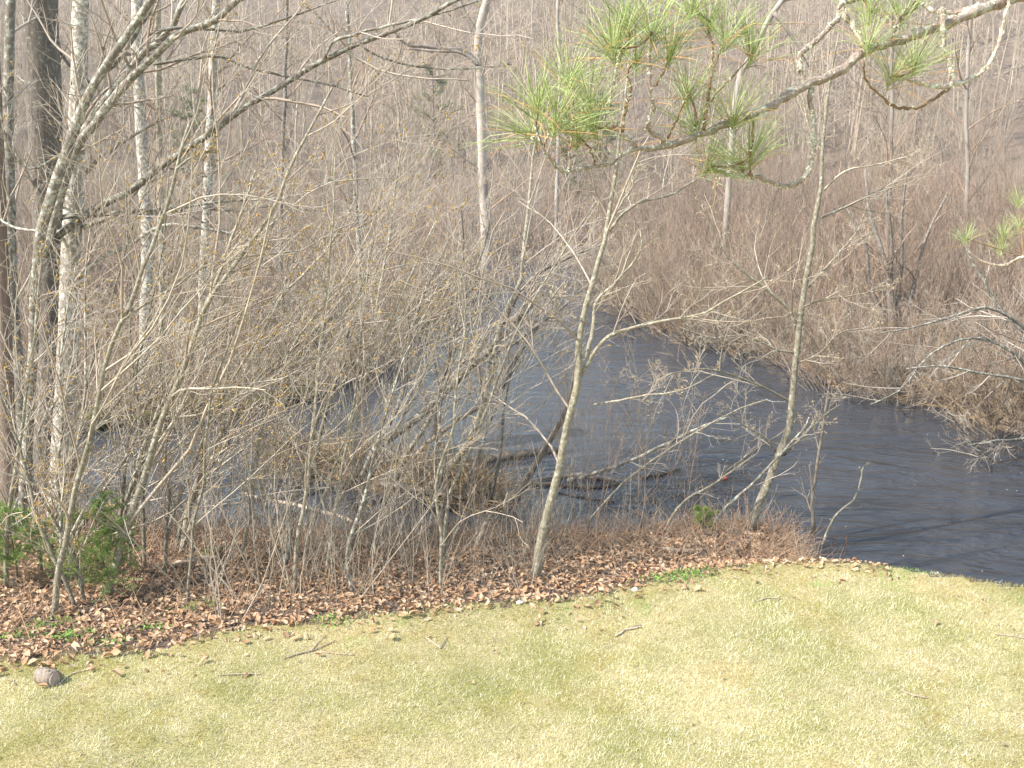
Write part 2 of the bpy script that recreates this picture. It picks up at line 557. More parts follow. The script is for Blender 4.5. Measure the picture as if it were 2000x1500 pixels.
# a few blades spill past the rim at the water on the right
nb = len(xx)
zz = height(xx, yy) + .004
patch = .55 * vnoise(xx, yy, .9, 11) + .35 * vnoise(xx, yy, .33, 12) + .25 * vnoise(xx, yy, .12, 13)
edge = np.exp(-np.maximum(sd, 0) / .55)
pg = .21 + .36 * patch + .34 * edge
isg = RNG.random(nb) < np.clip(pg, .05, .85)
moss = (vnoise(xx, yy, .55, 15) + .6 * vnoise(xx, yy, .2, 16)) > (.55 - .75 * edge)
t = RNG.random(nb)[:, None]
straw = np.array([.38, .325, .185]) * (1 - t) + np.array([.77, .71, .545]) * t
green = np.array([.20, .215, .055]) * (1 - t) + np.array([.40, .39, .15]) * t
mossc = np.array([.27, .20, .055]) * (1 - t) + np.array([.42, .32, .11]) * t
col = np.where(isg[:, None], green, straw)
col = np.where((moss & (RNG.random(nb) < .55))[:, None], mossc, col)
vivid = (vnoise(xx, yy, .4, 19) > .62) & (edge > .3) & (RNG.random(nb) < .6)
col = np.where(vivid[:, None], np.array([.17, .31, .06]) * (.8 + .5 * t), col)
col *= (1.04 + .16 * vnoise(xx, yy, 1.6, 21) + .17 * vnoise(xx, yy, .22, 22) + .17 * vnoise(xx, yy, .07, 23))[:, None]
L = (.016 + .036 * RNG.random(nb)) * np.where(isg, .9, 1.1)
th = RNG.random(nb) * 2 * np.pi
lean = np.where(isg, .3 + .7 * RNG.random(nb), .7 + .75 * RNG.random(nb))
dx, dy = np.cos(th), np.sin(th)
w = .0015 + .0018 * RNG.random(nb)
base = np.stack([xx, yy, zz], -1)
side = np.stack([-dy, dx, np.zeros(nb)], -1) * w[:, None]
tip = base + np.stack([dx * np.sin(lean) * L, dy * np.sin(lean) * L, np.cos(lean) * L + .004], -1)
V = np.stack([base - side, base + side, tip], 1).reshape(-1, 3)
F = np.arange(nb * 3).reshape(-1, 3)
tag(obj('lawn_grass', mesh('lawn_grass', V, [F], M['grass'], col=np.repeat(col, 3, 0), smooth=False)), 'short straw and green grass blades covering the lawn', 'grass', kind='stuff')

# ------------------------------------------------------------------ dead leaves on the near bank
def leaf_geo(n, x, y, z, size, tilt=.55, dark=None):
    # curled oval leaf: 2 rows of edge points + midrib, 8 triangles as 4 quads
    s = size[:, None]
    th = RNG.random(n) * 2 * np.pi
    rx = RNG.normal(size=n) * tilt; ry = RNG.normal(size=n) * tilt
    curl = (.15 + .5 * RNG.random(n))
    prof = np.array([[-1, 0], [-.35, .52], [.35, .45], [1, 0], [.35, -.45], [-.35, -.52], [-.35, 0], [.35, 0]])
    px_ = prof[None, :, 0] * s * .5
    py_ = prof[None, :, 1] * s * (.28 + .36 * RNG.random(n))[:, None]
    pz_ = np.abs(prof[None, :, 1]) * s * curl[:, None] + (prof[None, :, 0] ** 2) * s * (.25 * RNG.normal(size=n))[:, None]
    p = np.stack([px_, py_, pz_], -1)
    cx, sx_ = np.cos(rx)[:, None], np.sin(rx)[:, None]
    y1 = p[..., 1] * cx - p[..., 2] * sx_; z1 = p[..., 1] * sx_ + p[..., 2] * cx
    cy, sy = np.cos(ry)[:, None], np.sin(ry)[:, None]
    x1 = p[..., 0] * cy + z1 * sy; z2 = -p[..., 0] * sy + z1 * cy
    c, s_ = np.cos(th)[:, None], np.sin(th)[:, None]
    q = np.stack([x1 * c - y1 * s_ + x[:, None], x1 * s_ + y1 * c + y[:, None], z2 + z[:, None]], -1)
    b = (np.arange(n) * 8)[:, None, None]
    f = np.array([[1, 6, 7, 2], [6, 5, 4, 7]])[None] + b
    f3 = np.array([[0, 6, 1], [0, 5, 6], [2, 7, 3], [7, 4, 3]])[None] + b
    return q.reshape(-1, 3), f.reshape(-1, 4), f3.reshape(-1, 3)


LEAFPAL = np.array([[.38, .225, .13], [.46, .30, .185], [.50, .355, .24], [.33, .19, .11], [.49, .36, .25], [.43, .26, .15], [.45, .28, .165]])


def bank_points(n, spill=.0):
    x = RNG.uniform(-8.5, 4.2, n); y = RNG.uniform(7.2, 15, n)
    dw = -poly_sd(x, y, WPOLY); dl = -poly_sd(x, y, LAWN)
    k = (dw > .02) & (dl > -.05 + spill * np.log(RNG.random(n) + 1e-6) * .3) & (y < np.interp(x, NX, NY))
    return x[k], y[k], dw[k], dl[k]


x, y, dw, dl = bank_points(50000, .55)
n = len(x)
pr = np.where(dl > 0, .95 - .35 * sstep((dl - 1.4) / 1.6), .55)
k = RNG.random(n) < pr
x, y = x[k], y[k]; n = len(x)
z = height(x, y) + .012 + .035 * RNG.random(n)
sz = .03 + .075 * RNG.random(n) ** 1.8
q, f4, f3 = leaf_geo(n, x, y, z, sz, .38)
col = np.repeat(LEAFPAL[RNG.integers(0, len(LEAFPAL), n)] * (.8 + .35 * RNG.random((n, 1))), 8, 0)
lit = obj('leaf_litter', mesh('leaf_litter', q, [f4, f3], M['leaf'], col=col))
tag(lit, 'drift of curled brown dead leaves along the near bank', 'dead leaves', kind='stuff')
xs_ = RNG.uniform(-6.5, 6.5, 1500); ys_ = RNG.uniform(5.8, 10.8, 1500)
dl_ = poly_sd(xs_, ys_, LAWN); k = (dl_ > 0) & (RNG.random(1500) < .18 + .8 * np.exp(-dl_ / .5))
xs_, ys_ = xs_[k], ys_[k]; m_ = len(xs_)
q, f4, f3 = leaf_geo(m_, xs_, ys_, height(xs_, ys_) + .022, .012 + .035 * RNG.random(m_) ** 2, .35)
col = np.repeat(LEAFPAL[RNG.integers(0, 7, m_)] * (.5 + .5 * RNG.random((m_, 1))), 8, 0)
tag(obj('stray_leaves', mesh('stray_leaves', q, [f4, f3], M['leaf'], col=col)), 'small stray leaf scraps scattered over the lawn', 'dead leaves', kind='stuff')
# the biggest single leaves: pieces of the litter, alike, shared meshes
protos = []
for i in range(10):
    one = np.zeros(1)
    q, f4, f3 = leaf_geo(1, one, one, one, np.array([.08 + .03 * RNG.random()]), .35)
    protos.append(mesh('leaf', q, [f4, f3], M['leaf'], col=np.repeat(LEAFPAL[[1, 2, 4, 6, 0, 5, 2, 4, 1, 6][i]][None], 8, 0)))
x, y, dw, dl = bank_points(6000, .5)
k = np.argsort(y + RNG.random(len(y)) * 2.0)[:300]
z = height(x[k], y[k]) + .05
for i, (a, b_, c_) in enumerate(zip(x[k], y[k], z)):
    o = bpy.data.objects.new('leaf', protos[i % 10]); COL.objects.link(o)
    o.parent = lit
    o.location = (a, b_, c_); o.rotation_euler = (RNG.normal() * .3, RNG.normal() * .3, RNG.random() * 6.28)
# leaves, on the floodplain across the water (coarser, only colour from afar)
n = 26000
x = RNG.uniform(-16, 22, n); y = RNG.uniform(15, 46, n)
d = -poly_sd(x, y, WPOLY); k = (d > 1.0) & (y > np.interp(x, NX, NY) + 1)
x, y = x[k], y[k]; n = len(x)
q, f4, f3 = leaf_geo(n, x, y, height(x, y) + .03, .09 + .09 * RNG.random(n), .6)
col = np.repeat(LEAFPAL[RNG.integers(0, len(LEAFPAL), n)] * np.array([.72, .76, .76]) * (.75 + .5 * RNG.random((n, 1))), 8, 0)
tag(obj('fallen_leaves', mesh('fallen_leaves', q, [f4, f3], M['leaf'], col=col)), 'brown fallen leaves under the thicket across the river', 'dead leaves', kind='stuff')

# ------------------------------------------------------------------ traced stems
def limb3(pts, Y0=None, dY=0., K=None, jit=.004, w=(8, 4)):
    """pixel polyline -> world polyline. base on the ground when Y0 is None; dY = how much further back the tip is"""
    if Y0 is None:
        g = on_ground(*pts[0]); Y0 = g[1]
        sink = True
    else: sink = False
    p = np.array(pts, float)
    s = np.concatenate([[0], np.cumsum(np.hypot(*np.diff(p, axis=0).T))]); s /= s[-1]
    if np.ndim(w) == 1 and len(w) == 2: ww = w[0] + (w[1] - w[0]) * s
    else: ww = np.array(w, float)
    q = np.array([at_y(a, b, Y0 + dY * t) for (a, b), t in zip(pts, s)])
    if sink:
        q[0, 2] -= .06
    r = .42 * ww * np.linalg.norm(q - [0, 0, CAMZ], axis=1) / FPX
    K = K or max(6, min(26, len(pts) * 3))
    o = resample(np.column_stack([q, r]), K, 0)
    if jit: o[1:-1, :3] += RNG.normal(size=(K - 2, 3)) * jit
    return o[:, :3], np.maximum(o[:, 3], .001)


def same_k(limbs, K=14):
    P, R = [], []
    for p, r in limbs:
        o = resample(np.column_stack([p, r]), K)
        P.append(o[:, :3]); R.append(np.maximum(o[:, 3], .001))
    return np.array(P), np.array(R)


def buds_on(P, n, size, frac=1.):
    """tiny elongated octahedra along polylines P"""
    Nn, K, _ = P.shape
    idx = RNG.integers(0, Nn, n); f = RNG.random(n) * (K - 1.001); i = f.astype(int); w = (f - i)[:, None]
    p = P[idx, i] * (1 - w) + P[idx, i + 1] * w
    d = unit(unit(P[idx, i + 1] - P[idx, i]) + RNG.normal(size=(n, 3)) * .6)
    s = size * (.6 + .8 * RNG.random(n))[:, None]
    q = np.stack([p, p + d * s * .5, p + d * s], 1)
    r = np.stack([s[:, 0] * .12, s[:, 0] * .26, s[:, 0] * .05], 1)
    return q, r


def tree(name, label, trunk, branches=(), cat='tree', bark_m='grey_bark', twig_m='twig_grey', group=None, n=(8, 5, 4), lr=(.38, .5, .5), t0=.2,
         ang=(.75, .7, .7), up=.12, bias=(0, 0, 0), wig=.1, catk=0, catm='catkin', rmin=.002, sides=8, auto_trunk=True, len_cap=None):
    """trunk / branches: world polylines (P, R). Grows a crown of twigs on all of them."""
    root = empty(name, trunk[0][0] + [0, 0, .06], label, cat, group)
    bpy.context.view_layer.update() if False else None
    tk = Tubes().add(*trunk, sides=sides, cap=True).build('trunk', M[bark_m], root)
    limbs = [(tk, trunk)] if auto_trunk else []
    for p, r in branches:
        limbs.append((Tubes().add(p, r, sides=6, cap=True).build('branch', M[bark_m], root), (p, r)))
    ends = []
    for part, lb in limbs:
        P, R = same_k([lb])
        R = np.minimum(R, .05)
        tw = Tubes()
        for lv in range(3):
            if n[lv] == 0: break
            P, R = grow(P, R, n[lv], t0 if lv == 0 else .2, 1., ang[lv], lr[lv], (8, 6, 4)[lv], wig, up if lv < 2 else .05, (.5, .6, .7)[lv], rmin, .03, bias if lv == 0 else (0, 0, 0))
            if len_cap and lv == 0:
                L = np.linalg.norm(np.diff(P, axis=1), axis=2).sum(1)
                P = P[:, :1] + (P - P[:, :1]) * np.minimum(1, len_cap / L)[:, None, None]
            tw.add(P, R, sides=4 if lv == 0 else 3)
        ends.append(P[:, -4:])
        tag(tw.build('twigs', M[twig_m], part), kind='stuff')
    if catk:
        q, r = buds_on(np.concatenate(ends), catk, .03 if catm == 'catkin' else .02)
        tag(Tubes().add(q, r, sides=4).build('catkins' if catm == 'catkin' else 'buds', M[catm], root), kind='stuff')
    return root


# the two centre trees on the near bank -------------------------------------------------
Y1 = on_ground(1045, 1130)[1]
c1 = limb3([(1045, 1132), (1052, 1075), (1066, 1010), (1085, 945), (1097, 890), (1110, 820), (1128, 748), (1131, 690), (1131, 655), (1146, 595), (1165, 528), (1184, 455), (1196, 375), (1207, 290), (1219, 210), (1228, 120)], dY=.5, w=[26, 21, 19, 18, 18, 17, 18, 16, 14, 13, 12, 11, 9, 7, 5, 4])
tree('leafless_tree', 'slim pale grey leafless tree leaning right in the middle of the near bank', c1,
     [limb3([(1130, 742), (1150, 706), (1180, 664), (1215, 646), (1290, 628), (1370, 612), (1440, 575), (1500, 540)], Y1 + .25, -.5, w=(10, 3)),
      limb3([(1146, 700), (1158, 640), (1165, 590), (1195, 560), (1230, 520), (1252, 485), (1250, 450)], Y1 + .3, .5, w=(11, 3)),
      limb3([(1190, 450), (1215, 420), (1250, 395), (1310, 380), (1360, 350), (1410, 330)], Y1 + .4, .5, w=(8, 2)),
      limb3([(1196, 425), (1222, 385), (1236, 362), (1232, 335), (1246, 305)], Y1 + .4, .2, w=(6, 2)),
      limb3([(1128, 655), (1105, 640), (1092, 610), (1080, 560)], Y1 + .25, -.2, w=(5, 2)),
      limb3([(1160, 790), (1210, 782), (1260, 772), (1330, 762), (1400, 730)], Y1 + .3, -.6, w=(5, 2))],
     bark_m='smooth_bark', twig_m='twig', n=(8, 6, 4), lr=(.45, .6, .6), t0=.22, catk=400, rmin=.0028, catm='bud', ang=(.9, .7, .7))
s2 = limb3([(1003, 990), (1022, 950), (1050, 900), (1080, 850), (1108, 800), (1122, 740), (1130, 660)], on_ground(1003, 1000)[1], -.9, w=(17, 11))
tree('leafless_tree', 'dark bare stem leaning right behind the slim pale tree in the middle', s2, [], bark_m='dark_bark', n=(4, 4, 3), lr=(.3, .5, .5), t0=.5)

Y2 = on_ground(1463, 1034)[1]
c2 = limb3([(1463, 1036), (1480, 990), (1500, 945), (1520, 890), (1543, 832), (1548, 770), (1556, 690), (1562, 630), (1572, 560), (1588, 470), (1590, 430), (1602, 380), (1606, 300), (1612, 230), (1622, 150), (1640, 60)], dY=.3, w=[24, 21, 19, 18, 17, 15, 15, 13, 13, 12, 12, 10, 8, 7, 5, 3])
tree('leafless_tree', 'crooked grey leafless tree at the right tip of the leafy bank', c2,
     [limb3([(1560, 650), (1545, 610), (1520, 585), (1490, 560), (1440, 520), (1400, 470), (1370, 400)], Y2 + .1, -.4, w=(9, 2)),
      limb3([(1552, 790), (1500, 760), (1440, 735), (1370, 720), (1300, 735), (1240, 770)], Y2, -.5, w=(7, 2)),
      limb3([(1530, 890), (1570, 850), (1610, 812), (1640, 790)], Y2, -.3, w=(7, 2)),
      limb3([(1520, 890), (1490, 850), (1450, 830), (1420, 790)], Y2, -.4, w=(6, 2)),
      limb3([(1580, 560), (1620, 515), (1660, 470), (1690, 430)], Y2 + .1, .5, w=(7, 2)),
      limb3([(1605, 425), (1650, 405), (1700, 380), (1760, 350), (1800, 320)], Y2 + .15, .6, w=(6, 2)),
      limb3([(1610, 370), (1650, 335), (1720, 320), (1790, 300)], Y2 + .2, -.3, w=(5, 2)),
      limb3([(1568, 600), (1610, 585), (1680, 575), (1740, 560)], Y2, -.5, w=(5, 2)),
      limb3([(1608, 300), (1580, 250), (1570, 200), (1555, 150)], Y2 + .2, .3, w=(5, 2)),
      limb3([(1555, 710), (1600, 690), (1640, 650), (1700, 640)], Y2, -.6, w=(5, 2)),
      limb3([(1555, 690), (1510, 680), (1450, 655), (1390, 660), (1330, 640)], Y2, -.4, w=(6, 2))],
     bark_m='smooth_bark', twig_m='twig', n=(9, 6, 4), lr=(.55, .6, .6), t0=.1, catk=1100, rmin=.0028, catm='bud', auto_trunk=False)
tree('sapling', 'thin sapling bowing over the river from the right tip of the bank', limb3([(1375, 1040), (1420, 990), (1480, 935), (1540, 870), (1575, 830), (1580, 815)], None, -.5, w=(9, 3)), [], 'sapling', 'grey_bark', n=(4, 3, 3), t0=.4)
for k, (pts, lab) in enumerate([
        ([(1320, 1025), (1370, 970), (1440, 905), (1520, 850), (1560, 815)], 'long thin shoot slanting right across the water, left of the crooked tree'),
        ([(1130, 1035), (1200, 960), (1260, 910), (1350, 850), (1440, 800), (1500, 780)], 'long bare shoot slanting right over the floating logs'),
        ([(1290, 1045), (1330, 985), (1400, 940), (1480, 885)], 'short thin shoot slanting right just behind the conifer seedling')]):
    tree('sapling', lab, limb3(pts, None, -.3, w=(7, 3)), [], 'sapling', 'smooth_bark', n=(6, 5, 3), t0=.35, lr=(.25, .5, .5))

# trees on the left ------------------------------------------------------------------------
t2 = limb3([(122, 1030), (124, 960), (126, 880), (128, 800), (132, 700), (134, 600), (138, 500), (144, 400), (149, 260), (154, 130), (158, 0), (160, -120)], None, .3, w=[68, 60, 54, 48, 44, 41, 40, 42, 38, 33, 32, 28])
YL = on_ground(122, 1030)[1]
tree('leafless_tree', 'straight trunk mottled with pale lichen at the left', t2,
     [limb3([(152, 560), (190, 510), (250, 480), (320, 440), (420, 450), (520, 480), (600, 525), (660, 560)], YL + .1, .9, w=(12, 4)),
      limb3([(150, 450), (195, 432), (240, 420), (380, 410), (470, 412), (540, 400)], YL + .15, -.5, w=(12, 3)),
      limb3([(120, 470), (100, 440), (65, 450), (20, 440), (-40, 400)], YL, .4, w=(8, 3))],
     bark_m='pale_bark', n=(7, 5, 4), lr=(.3, .5, .5), t0=.3, sides=12, len_cap=1.6)
t1 = limb3([(97, 985), (95, 880), (97, 760), (98, 650), (97, 540), (92, 420), (90, 300), (85, 180), (78, 60), (74, -60), (70, -200)], None, .4, w=[72, 60, 56, 56, 56, 60, 65, 70, 73, 70, 64])
tree('leafless_tree', 'thick dark grey trunk just behind the lichened one at the left', t1, [limb3([(105, 60), (130, 120), (180, 165), (240, 210)], on_ground(97, 985)[1] + .4, .6, w=(9, 3))], bark_m='dark_bark', n=(5, 5, 4), lr=(.25, .5, .5), t0=.5, sides=14, len_cap=1.6)
tree('leafless_tree', 'reddish stringy barked trunk cut by the left edge of the picture', limb3([(18, 1010), (16, 900), (12, 780), (8, 650), (2, 500), (-6, 300), (-14, 100), (-20, -100)], None, .3, w=[46, 38, 34, 32, 30, 28, 26, 24]), [], bark_m='cedar_bark', n=(6, 5, 4), lr=(.25, .5, .5), t0=.35, sides=12, len_cap=1.5)
tree('leafless_tree', 'narrow dark lichened trunk between the left edge and the thick trunk', limb3([(62, 1000), (52, 900), (38, 760), (28, 620), (22, 480), (18, 340), (16, 200), (20, 60), (22, -80)], None, .5, w=[30, 26, 24, 24, 23, 22, 21, 20, 18]), [], bark_m='grey_bark', n=(7, 5, 4), lr=(.22, .5, .5), t0=.3, len_cap=1.4)

# the leaning clump whose long limbs sweep to the upper right
YC = YL - .25
cl = limb3([(40, 1060), (52, 900), (62, 720), (70, 560), (82, 440), (105, 370), (140, 270), (158, 215), (190, 155), (240, 80), (290, 10), (330, -60)], None, -.3, w=[26, 24, 22, 22, 24, 24, 22, 20, 18, 17, 16, 15])
tree('leafless_tree', 'lichened multi limbed tree sweeping from the left edge to the upper right', cl,
     [limb3([(95, 440), (120, 350), (150, 275), (165, 215), (185, 160), (235, 110), (270, 55), (305, 0), (330, -50)], YC, .3, w=(16, 12)),
      limb3([(90, 450), (140, 300), (180, 230), (225, 170), (280, 105), (330, 60), (365, -10), (385, -60)], YC - .1, -.2, w=(18, 12)),
      limb3([(88, 500), (140, 310), (185, 240), (240, 170), (310, 100), (350, 65), (420, 40), (470, -5), (520, -40)], YC - .2, -.5, w=(22, 13)),
      limb3([(100, 470), (185, 408), (250, 375), (300, 335), (350, 300), (420, 255), (465, 218), (520, 185), (590, 140), (640, 115), (700, 85), (760, 65), (830, 35), (910, -10)], YC - .1, -.9, w=(17, 9)),
      limb3([(630, 122), (648, 85), (690, 68), (760, 50), (850, 30), (940, 0)], YC - .75, -.2, w=(8, 3)),
      limb3([(700, 85), (740, 110), (800, 128), (880, 135), (960, 130), (1000, 125)], YC - .8, .3, w=(6, 2)),
      limb3([(85, 450), (120, 425), (165, 420), (250, 415), (350, 405), (450, 392), (560, 385), (650, 350)], YC + .1, -.6, w=(12, 3)),
      limb3([(290, 68), (340, 55), (420, 58), (480, 60), (560, 35), (660, 0)], YC - .35, .2, w=(8, 3)),
      limb3([(300, 125), (370, 115), (430, 110), (480, 130), (560, 150), (640, 165), (720, 190)], YC - .3, .1, w=(7, 3)),
      limb3([(150, 270), (120, 300), (60, 330), (20, 290), (2, 225), (-5, 180)], YC - .2, -.3, w=(6, 3)),
      limb3([(330, 330), (370, 330), (400, 345), (430, 330)], YC - .3, .0, w=(4, 2))],
     bark_m='grey_bark', twig_m='twig_grey', n=(10, 6, 4), lr=(.44, .6, .6), t0=.2, wig=.11, catk=400, rmin=.0026, auto_trunk=False, len_cap=1.7)

# slender foreground stems ------------------------------------------------------------------
STEMS = [
    ('pale slender sapling rising right from behind the left conifer seedling', [(105, 1205), (112, 1130), (128, 1060), (145, 960), (168, 882), (189, 795), (206, 704), (238, 630), (255, 592), (276, 532), (297, 480), (322, 413), (345, 329), (357, 280), (371, 238)], 15, 7, .5),
    ('long pale sapling sweeping up right from the leaf litter, forked halfway up', [(206, 1165), (228, 1090), (255, 1010), (283, 928), (315, 820), (353, 739), (385, 641), (402, 595), (437, 546), (486, 480), (540, 400), (570, 320), (650, 170)], 19, 5, .4),
    ('sapling bending right at knee height, front one of the paired stems', [(338, 1080), (360, 1010), (388, 949), (420, 896), (444, 865), (472, 788), (525, 718), (595, 662), (637, 630), (690, 600)], 17, 6, .3),
    ('sapling bending right, rear one of the paired stems', [(352, 1085), (372, 980), (400, 905), (444, 830), (483, 718), (514, 655), (546, 585), (595, 532), (650, 470), (700, 380)], 15, 4, .9),
    ('curved low branch stem arching right below the mossy bank', [(180, 1120), (240, 990), (300, 880), (335, 822), (400, 800), (455, 760), (520, 730), (600, 690)], 11, 4, .2),
    ('thin upright stem standing in front of the mossy bank', [(282, 1110), (280, 1000), (278, 880), (268, 780), (258, 690), (252, 640), (262, 560), (250, 480), (245, 330)], 10, 3, .4),
    ('tall straight stem rising left of the islet', [(575, 1160), (580, 1060), (598, 960), (610, 850), (622, 740), (630, 640), (640, 520), (652, 420), (655, 300)], 11, 3, .5),
    ('lichen flecked crooked stem in the litter below the islet', [(322, 1130), (325, 1040), (330, 960), (322, 900), (332, 830), (340, 770), (370, 700), (420, 640), (470, 610)], 9, 3, .2),
    ('thin reddish stem rising from the litter left of centre', [(364, 1185), (372, 1100), (380, 1020), (398, 940), (402, 860), (415, 760), (460, 640), (500, 540), (540, 420)], 8, 3, .4),
    ('slim stem leaning right out of the litter below the islet', [(585, 1110), (610, 1030), (640, 950), (665, 880), (690, 800), (700, 700), (712, 600), (722, 480)], 9, 3, .5),
    ('bare stem at the far left foreground leaning left', [(150, 1190), (120, 1120), (85, 1040), (60, 960), (40, 880), (10, 800), (-20, 720)], 10, 5, .2),
    ('stem curving up beside the left edge', [(10, 1150), (12, 1060), (20, 980), (40, 860), (52, 760), (70, 640), (78, 520)], 11, 5, .2),
    ('pale stem crossing in front of the lichened trunk', [(165, 1180), (150, 1100), (110, 1020), (75, 960), (62, 930)], 10, 4, .0),
    ('thin stem bowing right over the leaf litter edge', [(465, 1100), (490, 1000), (500, 900), (520, 800), (560, 700), (620, 610), (700, 545), (800, 515)], 10, 3, .2),
]
for lab, pts, w0, w1, dY in STEMS:
    br = []
    if 'forked' in lab:
        Yb = on_ground(*pts[0])[1]
        br = [limb3([(402, 595), (425, 545), (444, 487), (470, 420), (500, 330)], Yb + .25, .2, w=(9, 4)),
              limb3([(320, 815), (390, 810), (430, 790), (480, 760)], Yb + .2, -.2, w=(6, 3))]
    if 'behind the left' in lab:
        Yb = on_ground(*pts[0])[1]
        br = [limb3([(345, 330), (370, 310), (400, 300), (412, 288)], Yb + .4, -.1, w=(5, 3)), limb3([(240, 625), (290, 590), (340, 560), (400, 520), (470, 500)], Yb + .25, .3, w=(6, 2))]
    tree('sapling', lab, limb3(pts, None, dY, w=(w0 * .92, w1)), br, 'sapling', 'smooth_bark', 'twig', n=(14, 6, 3), lr=(.50, .62, .6), t0=.14, bias=(.25, 0, 0), catk=220, rmin=.003, wig=.09, sides=7)

for i in range(18):
    bx_, by_ = RNG.uniform(40, 900), RNG.uniform(1060, 1165)
    dx_, up_ = RNG.uniform(40, 330), RNG.uniform(420, 800)
    tt = np.linspace(0, 1, 7)
    pts = [(bx_ + dx_ * t ** 1.4 + RNG.normal() * 9, by_ - up_ * t) for t in tt]
    tree('sapling', 'slender bare sapling leaning right in the brush of the near left bank', limb3(pts, None, RNG.uniform(-.3, .8), w=(9, 3)), [], 'sapling', 'smooth_bark' if i % 3 else 'grey_bark', 'twig' if i % 2 else 'twig_grey',
         n=(12, 6, 3), lr=(.45, .6, .6), t0=.15, bias=(.2, 0, 0), catk=60, rmin=.003, wig=.09, sides=6, group='slender saplings of the near left bank')

# stems of the islet --------------------------------------------------------------------------
YI = on_ground(845, 955)[1]
ISL = [
    ('bowed grey alder stem rising from the right end of the islet', [(832, 958), (860, 930), (888, 903), (916, 861), (940, 805), (958, 732), (967, 690), (975, 637), (993, 595), (1017, 550), (1023, 480), (1033, 400), (1042, 300), (1060, 210)], 18, 4, .5, 'smooth_bark'),
    ('thick dead stem leaning far right over the water, lichen on its broken tip', [(690, 930), (730, 880), (790, 835), (845, 790), (900, 735), (960, 680), (1010, 625), (1048, 582), (1055, 575)], 22, 15, .3, 'grey_bark'),
    ('red brown leaning pole below the thick dead stem', [(775, 930), (830, 870), (890, 825), (945, 788), (992, 742)], 12, 9, .2, 'deadwood'),
    ('thin alder stem in the middle of the islet, leaning right', [(770, 935), (800, 880), (850, 800), (880, 720), (895, 640), (915, 560), (950, 470), (960, 380)], 12, 4, .4, 'smooth_bark'),
    ('dark upright alder stem near the right end of the islet', [(862, 950), (856, 880), (850, 820), (862, 750), (880, 690), (888, 600), (905, 500), (900, 400)], 11, 4, .3, 'dark_bark'),
    ('alder stem on the left half of the islet rising straight', [(690, 940), (692, 870), (700, 800), (712, 720), (730, 640), (742, 560), (760, 470), (770, 380), (790, 250)], 11, 3, .3, 'smooth_bark'),
    ('alder stem on the left half of the islet leaning right', [(700, 940), (735, 870), (775, 800), (790, 740), (800, 660), (830, 570), (860, 500), (900, 430)], 13, 4, .3, 'pale_bark'),
    ('wavy thin alder stem between the bowed stem and the centre tree', [(955, 985), (975, 900), (985, 800), (995, 740), (1010, 690), (1012, 620), (1040, 560), (1075, 480)], 9, 3, .4, 'dark_bark'),
    ('leftmost thin alder stem of the islet', [(610, 930), (625, 850), (650, 760), (670, 690), (690, 600), (720, 520), (735, 420), (760, 330)], 10, 3, .3, 'smooth_bark'),
    ('second dark shoot from the right end of the islet', [(905, 960), (930, 900), (955, 830), (975, 780), (1000, 720), (1030, 670), (1080, 600)], 8, 3, .2, 'grey_bark'),
]
for lab, pts, w0, w1, dY, bk in ISL:
    Y0 = on_ground(pts[0][0], pts[0][1] + 6)[1]
    p = limb3(pts, Y0, dY, w=(w0, w1))
    br = []
    if 'bowed' in lab:
        br = [limb3([(967, 690), (1005, 670), (1045, 640), (1100, 600), (1140, 560)], Y0 + .3, -.3, w=(7, 2)), limb3([(978, 640), (1000, 600), (1020, 560), (1060, 530), (1120, 500), (1170, 480)], Y0 + .3, .2, w=(9, 3)),
              limb3([(960, 710), (930, 690), (905, 680)], Y0 + .3, .2, w=(5, 2))]
    if 'thick dead' in lab:
        br = [limb3([(1045, 590), (1040, 575), (1046, 562)], Y0 + .3, 0, w=(8, 6)), limb3([(1048, 588), (1080, 580), (1120, 578), (1150, 582)], Y0 + .3, .1, w=(5, 3))]
    n = (14, 6, 4) if 'dead' not in lab and 'pole' not in lab else (3, 2, 0)
    tree('alder_tree' if n[2] else 'dead_tree', lab, p, br, 'alder' if n[2] else 'dead wood', bk, 'twig_grey' if n[2] else 'twig', n=n, lr=(.46, .6, .6), t0=.22, bias=(.14, 0, .02), catk=150 if n[2] else 0, sides=7, rmin=.003)

